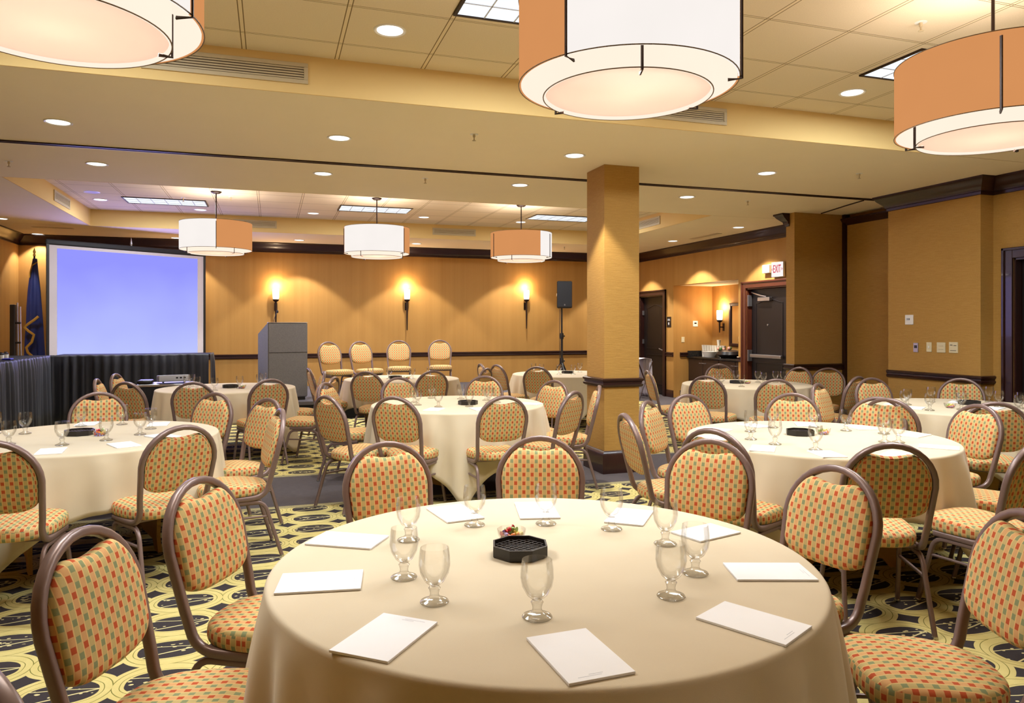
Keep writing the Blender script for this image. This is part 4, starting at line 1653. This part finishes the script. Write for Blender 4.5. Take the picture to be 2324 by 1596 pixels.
# small things on the left skirted table
for i, (x, y) in enumerate(((3, 815), (14, 816), (24, 814))):
    p = at(x, y, ST)
    t = thing('mug', 'white mug with dark lid on the black table, %s from the left edge' % ORD[i], 'mug', (p.x - .06, p.y, ST + .004), 0, 'mugs on the black table')
    bm = bmesh.new()
    lathe(bm, [(0, 0), (.032, 0), (.036, .01), (.036, .055), (0, .055)], 18)
    link('body', bm, 'white', t, smooth=40)
    bm = bmesh.new()
    lathe(bm, [(0, .055), (.037, .055), (.037, .068), (.018, .08), (.018, .09), (0, .092)], 18)
    link('lid', bm, 'plastic_black', t, smooth=40)
p = at(27, 817, ST)
bm = bmesh.new()
box(bm, (0, 0, .010), (.10, .12, .02), .006)
tag(link('folded_cloth', bm, 'blueled', loc=(p.x - .03, p.y - .06, ST + .004)), 'small bright blue folded cloth on the black table edge', 'cloth')

# ---------------------------------------------------------------- projector on its cart
crt = thing('projector_cart', 'black draped projector cart behind the table by the screen', 'cart', (-1.26, 10.22, 0), 0)
link('shelf', bx((0, 0, .765), (.62, .46, .03), .006), 'steel', crt)
bm = bmesh.new()
box(bm, (0, 0, .39), (.58, .42, .72), .01)
link('drape', bm, 'skirt', crt)
for a, b in ((-.24, -.16), (.24, -.16), (-.24, .16), (.24, .16)):
    bm = bmesh.new()
    lathe(bm, [(0, -.03), (.03, -.03), (.03, .03), (0, .03)], 14)
    link('caster', bm, 'plastic_black', crt, loc=(a, b, .03), rot=(pi / 2, 0, 0))
pj = thing('projector', 'pale silver projector tilted up on the cart', 'projector', (-1.18, 10.2, .79), radians(17))
pj.rotation_euler = (radians(-4), 0, radians(14))
pj.scale = (.88, .88, .88)
bm = bmesh.new()
box(bm, (0, 0, .055), (.40, .28, .095), .012)
link('body', bm, 'projector', pj, smooth=40)
for k in range(3):
    link('port', span(.02 + .05 * k, .05 + .05 * k, -.143, -.138, .05, .07), 'lens', pj)
bm = bmesh.new()
lathe(bm, [(0, 0), (.034, 0), (.036, .03), (.028, .034), (0, .03)], 20)
link('lens', bm, 'lens', pj, loc=(.1, .135, .06), rot=(-pi / 2, 0, 0))
for s in (-1, 1):
    link('foot', span(s * .14 - .012, s * .14 + .012, -.1, -.076, -.006, .01), 'plastic_black', pj)
bag = tag(link('laptop_bag', bx((0, 0, .025), (.17, .22, .05), .02), 'plastic_black', smooth=40, loc=(-1.485, 10.14, .781)), 'flat black bag on the cart left of the projector', 'bag')

# ---------------------------------------------------------------- loudspeaker on a pole
u = (1275 - 1162) / F
z = 13.7 / (C_ - u * S_)
spx = z * (S_ + u * C_)
sst = thing('speaker_stand', 'black tripod pole stand carrying the loudspeaker by the back wall', 'speaker stand', (spx, 13.7, 0))
bm = bmesh.new()
tube(bm, [(0, 0, .12), (0, 0, 1.30)], circ(.024, 14))
tube(bm, [(0, 0, 1.2), (0, 0, 1.86)], circ(.018, 14))
link('pole', bm, 'plastic_black', sst, smooth=60)
for zz in (.80, 1.30):
    bm = bmesh.new()
    lathe(bm, [(0, zz - .06), (.034, zz - .06), (.040, zz), (.034, zz + .06), (0, zz + .06)], 16)
    box(bm, (.045, 0, zz), (.04, .02, .03), .006)
    link('collar', bm, 'plastic_black', sst, smooth=50)
for k in range(3):
    an = 2 * pi * k / 3 + .5
    bm = bmesh.new()
    tube(bm, [(.03 * cos(an), .03 * sin(an), .76), (.48 * cos(an), .48 * sin(an), .02)], rrect(.014, .03, .004))
    tube(bm, [(.02 * cos(an), .02 * sin(an), .28), (.27 * cos(an), .27 * sin(an), .36)], rrect(.01, .02, .003))
    link('leg', bm, 'plastic_black', sst)
bm = bmesh.new()
tube(bm, [(-.04, -.0, 1.84), (-.06, -.03, 1.5), (-.055, -.02, 1.1), (-.04, -.0, .7), (-.03, 0, .3)], circ(.006, 6))
link('cable', bm, 'plastic_black', sst, smooth=60)
spk = thing('loudspeaker', 'black loudspeaker cabinet on the pole left of the pillar', 'loudspeaker', (spx + .04, 13.7, 1.86), radians(-14))
bm = bmesh.new()
prism(bm, [(-.155, -.14), (.155, -.14), (.11, .14), (-.11, .14)], 'z', 0, .54)
bmesh.ops.bevel(bm, geom=list(bm.edges), offset=.012, segments=2, affect='EDGES')
link('cabinet', bm, 'plastic_black', spk, smooth=40)
link('grille', span(-.145, .145, -.148, -.138, .025, .525, .004), 'grill', spk)
link('badge', span(-.012, .012, -.151, -.147, .05, .08), 'steel', spk)
link('handle', span(-.14, -.128, -.06, .06, .24, .30, .004), 'plastic_black', spk)

# draped folding tray stand beside the far door
p = at(1449, 905, 0)
ty = thing('tray_stand', 'pale grey cloth draped on a folding stand beside the far door', 'tray stand', (p.x, p.y, 0), radians(20))
for s in (-1, 1):
    bm = bmesh.new()
    tube(bm, [(-.2, s * .2, .01), (.2, s * .2, .78)], circ(.013, 8))
    tube(bm, [(.2, s * .17, .01), (-.2, s * .17, .78)], circ(.013, 8))
    link('leg', bm, 'wood', ty)
bm = bmesh.new()
n = 30
rows = []
for k, zz in enumerate((.0, .1, .3, .5, .7, .80)):
    r = []
    for i in range(n + 1):
        s = i / n - .5
        r.append(bm.verts.new((.19 + .05 * (.8 - zz) + .02 * sin(i * .9 + k * .3) + (.07 * (1 - k / 1.5) if k == 0 else 0), s * (.34 + .1 * (.8 - zz)), .02 + zz)))
    rows.append(r)
rows.append([bm.verts.new((.02, (i / n - .5) * .34, .85)) for i in range(n + 1)])
rows.append([bm.verts.new((-.2, (i / n - .5) * .34, .82)) for i in range(n + 1)])
rows.append([bm.verts.new((-.24, (i / n - .5) * .36, .45)) for i in range(n + 1)])
for p_, q_ in zip(rows, rows[1:]):
    for i in range(n):
        bm.faces.new((p_[i], p_[i + 1], q_[i + 1], q_[i]))
o = link('drape', bm, 'napkin', ty, smooth='all')
sm = o.modifiers.new('thickness', 'SOLIDIFY')
sm.thickness = .004

# ================================================================ on the tables
TZ = TT + .0005
gob0 = None


def goblet(x, y):
    global gob0
    p = at(x, y, TZ)
    if gob0 is None:
        t = thing('water_goblet', '', 'glass', (0, 0, 0))
        bm = bmesh.new()
        lathe(bm, [(0, .046), (.012, .046), (.026, .058), (.038, .080), (.0425, .102), (.0415, .125), (.0385, .148), (.0365, .148), (.0392, .125), (.0402, .102), (.0358, .082), (.024, .062), (.010, .052), (0, .051)], 36)
        link('bowl', bm, 'glass', t, smooth=60)
        bm = bmesh.new()
        lathe(bm, [(0, 0), (.036, 0), (.039, .003), (.037, .006), (.022, .012), (.013, .018), (.0115, .026), (.014, .036), (.0165, .040), (.0135, .0435), (.012, .0455), (0, .0455)], 36)
        link('foot', bm, 'footglass', t, smooth=60)
        gob0 = t
    else:
        t = copy_tree(gob0)
    t.location = p
    t.rotation_euler = (0, 0, random.random() * 6)
    return t


GOB = dict(
    near=[(1077, 1193), (1239, 1190), (1388, 1202), (927, 1227), (917, 1312), (986, 1368), (1219, 1402), (1523, 1355), (1578, 1303), (1510, 1236)],
    left=[(-12, 985), (20, 1009), (57, 985), (141, 1011), (184, 968), (241, 1000), (277, 964), (318, 987), (342, 974)],
    cart=[(425, 881), (435, 877), (447, 884), (487, 887), (544, 882), (589, 877), (597, 873)],
    mid=[(940, 914), (948, 920), (979, 904), (995, 924), (1046, 906), (1065, 923), (1103, 909), (1110, 915), (1128, 914)],
    stage=[(841, 858), (883, 860), (936, 860), (975, 856)],
    pillar=[(1211, 846), (1229, 848), (1269, 850), (1301, 850), (1316, 845)],
    alcove=[(1614, 870), (1632, 869), (1638, 876), (1670, 867), (1683, 878), (1720, 868), (1733, 872), (1760, 868), (1777, 869)],
    right=[(1703, 980), (1704, 998), (1754, 971), (1759, 1009), (1847, 970), (1851, 1022), (1920, 978), (2006, 985), (2008, 1004), (2039, 1005)],
    edge=[(2053, 924), (2059, 919), (2113, 913), (2110, 932), (2178, 914), (2182, 930), (2245, 912), (2267, 924), (2312, 936), (2317, 928)])
for key, lst in GOB.items():
    g = sorted(((x, goblet(x, y)) for x, y in lst), key=lambda q: q[0])
    for i, (_, o) in enumerate(g):
        tag(o, 'clear stemmed water goblet, %s from the left on %s' % (ORD[i], SHORT[key]), 'glass', 'water goblets on ' + SHORT[key])


def notepad(quad, w=None, foot=True):
    q = [at(x, y, TZ + .006) for x, y in quad]
    c = sum(q, Vector()) / 4
    e1 = ((q[1] - q[0]) + (q[2] - q[3])) / 2
    e2 = ((q[3] - q[0]) + (q[2] - q[1])) / 2
    L, S = (e1, e2) if e1.length > e2.length else (e2, e1)
    a = atan2(L.y, L.x)
    l, s = (L.length, S.length) if w is None else w
    return c, a, l, s


pad0 = []


def put_pad(c, a, l, s):
    if not pad0:
        t = thing('notepad', '', 'notepad')
        bm = bmesh.new()
        box(bm, (0, 0, .003), (.215, .14, .006), .0008)
        link('sheets', bm, 'paper', t)
        bm = bmesh.new()
        for k, (yy, ww) in enumerate(((-.045, .05), (-.02, .03))):
            addspan(bm, .093 - .006 * k, .0945 - .006 * k, yy, yy + ww, .006, .0062)
        link('footer_line', bm, 'printed', t)
        pad0.append(t)
    else:
        t = copy_tree(pad0[0])
    t.location = (c.x, c.y, TZ)
    t.rotation_euler = (0, 0, a)
    t.scale = (l / .215, s / .14, 1)
    return t


QUADS = dict(
    near=[((694, 1234), (738, 1205), (879, 1215), (845, 1245)), ((624, 1346), (639, 1302), (822, 1292), (821, 1336)), ((746, 1475), (870, 1391), (990, 1413), (876, 1505)),
          ((1330, 1426), (1442, 1523), (1292, 1553), (1194, 1446)), ((1656, 1367), (1586, 1403), (1794, 1467), (1855, 1424)), ((1641, 1277), (1813, 1277), (1858, 1316), (1673, 1315)),
          ((1606, 1187), (1688, 1208), (1588, 1227), (1524, 1208)), ((1401, 1154), (1482, 1157), (1462, 1192), (1368, 1184)), ((1166, 1142), (1252, 1136), (1270, 1175), (1183, 1176)),
          ((966, 1152), (1047, 1144), (1100, 1175), (1016, 1185))],
    left=[((74, 1030), (89, 1018.5), (156, 1015), (143, 1029)), ((241, 1007), (299, 1002), (321, 1009), (263, 1017)), ((169, 964), (189, 957.5), (222, 957.5), (215, 965)),
          ((343, 967), (351, 956), (380, 957), (366, 968)), ((343, 990), (366, 984), (395, 988), (370, 995))],
    right=[((1565, 972), (1596, 968), (1670, 975), (1655, 982)), ((1590, 990), (1610, 986), (1650, 996), (1640, 1000)), ((1681, 962), (1700, 961), (1747, 967), (1720, 971)), ((1695, 1012), (1758, 1014), (1740, 1022), (1702, 1027)),
           ((1833, 1026), (1885, 1024), (1928, 1039), (1868, 1041)), ((1809, 959), (1838, 958), (1850, 967), (1815, 968)), ((1925, 967), (1950, 964), (1990, 972), (1950, 976)), ((2043, 988), (2064, 980), (2116, 987), (2075, 992)),
           ((2087, 1014), (2095, 1008), (2190, 1014), (2180, 1022)), ((2012, 1031), (2025, 1026), (2060, 1030), (2050, 1036))],
    mid=[((963, 930), (978, 926), (1006, 926.5), (995, 932)), ((1064, 926), (1098, 924), (1110, 929), (1085, 932)), ((1192, 916), (1203, 914), (1228, 915), (1220, 918.5))],
    edge=[((2010, 916), (2025, 913), (2055, 916), (2040, 919)), ((2058, 926), (2066, 921), (2098, 924), (2085, 930)), ((2158, 913), (2168, 909), (2190, 911), (2182, 915)), ((2228, 926), (2245, 922), (2280, 926), (2262, 930))])
for key, lst in QUADS.items():
    cen, R, nm = TABLES[key]
    out = []
    for q in lst:
        c, a, l, s = notepad(q, None if key == 'near' else (.215, .14))
        l = min(max(l, .18), .26)
        s = min(max(s, .12), .17)
        d = Vector((c.x - cen.x, c.y - cen.y, 0))
        if d.length > R - .13:
            d = d.normalized() * (R - .13)
            c = Vector((cen.x + d.x, cen.y + d.y, 0))
        out.append((sum(v[0] for v in q) / 4, put_pad(c, a, l, s)))
    out.sort(key=lambda q: q[0])
    for i, (_, o) in enumerate(out):
        tag(o, 'white notepad, %s from the left on %s' % (ORD[i], SHORT[key]), 'notepad', 'notepads on ' + SHORT[key])

# eight-sided black tray with a lattice, and the bowl of candy beside it
cad0 = []


def caddy(x, y, lab, rz=.2):
    p = at(x, y, TZ)
    if not cad0:
        t = thing('octagonal_tray', '', 'tray')
        r0 = .094
        oc = lambda r, z: [(r * cos(pi / 8 + i * pi / 4), r * sin(pi / 8 + i * pi / 4), z) for i in range(8)]
        bm = bmesh.new()
        rg = [[bm.verts.new(v) for v in oc(r, z)] for r, z in ((.092, 0), (r0, .003), (r0, .036), (.088, .036), (.086, .012))]
        for a, b in zip(rg, rg[1:]):
            for i in range(8):
                bm.faces.new((a[i], a[(i + 1) % 8], b[(i + 1) % 8], b[i]))
        bm.faces.new(rg[0])
        bm.faces.new(rg[-1])
        link('body', bm, 'plastic_black', t)
        bm = bmesh.new()
        for k in range(-4, 5):
            c = k * .0185
            l = sqrt(max(0, .083 ** 2 - c * c)) * .97
            box(bm, (c, 0, .024), (.0022, 2 * l, .003))
            box(bm, (0, c, .024), (2 * l, .0022, .003))
        link('lattice', bm, 'lattice', t)
        cad0.append(t)
    else:
        t = copy_tree(cad0[0])
    t.location = p
    t.rotation_euler = (0, 0, rz)
    return tag(t, lab, 'tray', 'octagonal lattice trays')


caddy(1180, 1258, 'black octagonal lattice tray at the centre of the nearest table', .5)
caddy(181, 987, 'black octagonal tray at the centre of the table at left', .4)
caddy(523, 880, 'small black octagonal tray on the table by the projector cart')
caddy(1062, 918, 'black octagonal tray on the middle table left of the pillar')
caddy(897, 859, 'black octagonal tray on the far table before the stage')
caddy(1288, 847.5, 'black octagonal tray on the far table behind the pillar')
caddy(1672, 870, 'black octagonal tray on the table before the alcove')
caddy(1816, 987, 'black octagonal tray on the table right of the nearest')
caddy(2200, 918, 'black octagonal tray on the table at the right edge')
bowl0 = []
CN = ['candy_orange', 'candy_yellow', 'candy_green', 'candy_red', 'candy_violet']
cand0 = {}


def candies(x, y, nm, n):
    p = at(x, y, TZ)
    if not bowl0:
        bm = bmesh.new()
        lathe(bm, [(0, 0), (.034, 0), (.046, .022), (.050, .042), (.048, .042), (.043, .022), (.032, .004), (0, .003)], 32)
        b = link('candy_bowl', bm, 'glass', smooth=60)
        bowl0.append(b)
    else:
        b = bowl0[0].copy()
        COL.objects.link(b)
    b.location = p
    tag(b, 'small clear glass bowl of wrapped candy on ' + SHORT[nm], 'bowl', 'candy bowls')
    rnd = random.Random(len(cand0) + n)
    for i in range(n):
        m = CN[i % 5]
        if m not in cand0:
            bm = bmesh.new()
            bmesh.ops.create_uvsphere(bm, u_segments=10, v_segments=8, radius=.0085, matrix=Matrix.Diagonal((1.25, 1, .85, 1)))
            for s in (-1, 1):
                bmesh.ops.create_cone(bm, segments=8, radius1=.003, radius2=.008, depth=.010, matrix=Matrix.Translation((s * .0145, 0, 0)) @ Matrix.Rotation(s * pi / 2, 4, 'Y'), cap_ends=True)
            c = link('wrapped_candy', bm, m, smooth=50)
            cand0[m] = c
        else:
            c = cand0[m].copy()
            COL.objects.link(c)
        lay = 0 if i < 6 else (1 if i < 12 else 2)
        k = i % 6
        r = (.021, .024, .010)[lay]
        an = k * pi / 3 + lay * .5
        c.location = (p.x + r * cos(an), p.y + r * sin(an), p.z + .012 + .0135 * lay)
        c.rotation_euler = (rnd.uniform(-.4, .4), rnd.uniform(-.4, .4), an + pi / 2 + rnd.uniform(-.5, .5))
        tag(c, m.split('_')[1] + ' wrapped candy in the glass bowl on ' + SHORT[nm], 'candy', m.split('_')[1] + ' candies on ' + SHORT[nm])


candies(1161, 1228, 'near', 14)
candies(227, 989, 'left', 14)
candies(1696, 871, 'alcove', 8)
candies(1868, 986, 'right', 8)
candies(2156, 926, 'edge', 8)
candies(549, 882, 'cart', 8)
candies(924, 861, 'stage', 8)

# ================================================================ camera, world, view
cam = bpy.data.cameras.new('camera')
cam.sensor_width = 36
cam.sensor_fit = 'HORIZONTAL'
cam.lens = 36 * F / 2324
cam.shift_y = -(798 - HZ) / 2324
cam.clip_start = .05
co = bpy.data.objects.new('camera', cam)
COL.objects.link(co)
co.location = (0, 0, HC)
co.rotation_euler = (pi / 2, 0, -TH)
SC.camera = co
w = bpy.data.worlds.new('world')
SC.world = w
w.use_nodes = True
w.node_tree.nodes['Background'].inputs[0].default_value = (.02, .015, .01, 1)
vs = SC.view_settings
vs.view_transform = 'Standard'
vs.look = 'None'
vs.gamma = 1
vs.exposure = 1.3
vs.use_curve_mapping = False
SC.cycles.use_denoising = True
SC.cycles.max_bounces = 5
SC.cycles.diffuse_bounces = 3
SC.cycles.glossy_bounces = 2
SC.cycles.transmission_bounces = 3
SC.cycles.transparent_max_bounces = 20
SC.cycles.caustics_reflective = False
SC.cycles.caustics_refractive = False
SC.cycles.sample_clamp_indirect = 4
SC.cycles.use_light_tree = True
SC.cycles.use_adaptive_sampling = True
SC.cycles.adaptive_threshold = 0.04
SC.cycles.adaptive_min_samples = 16
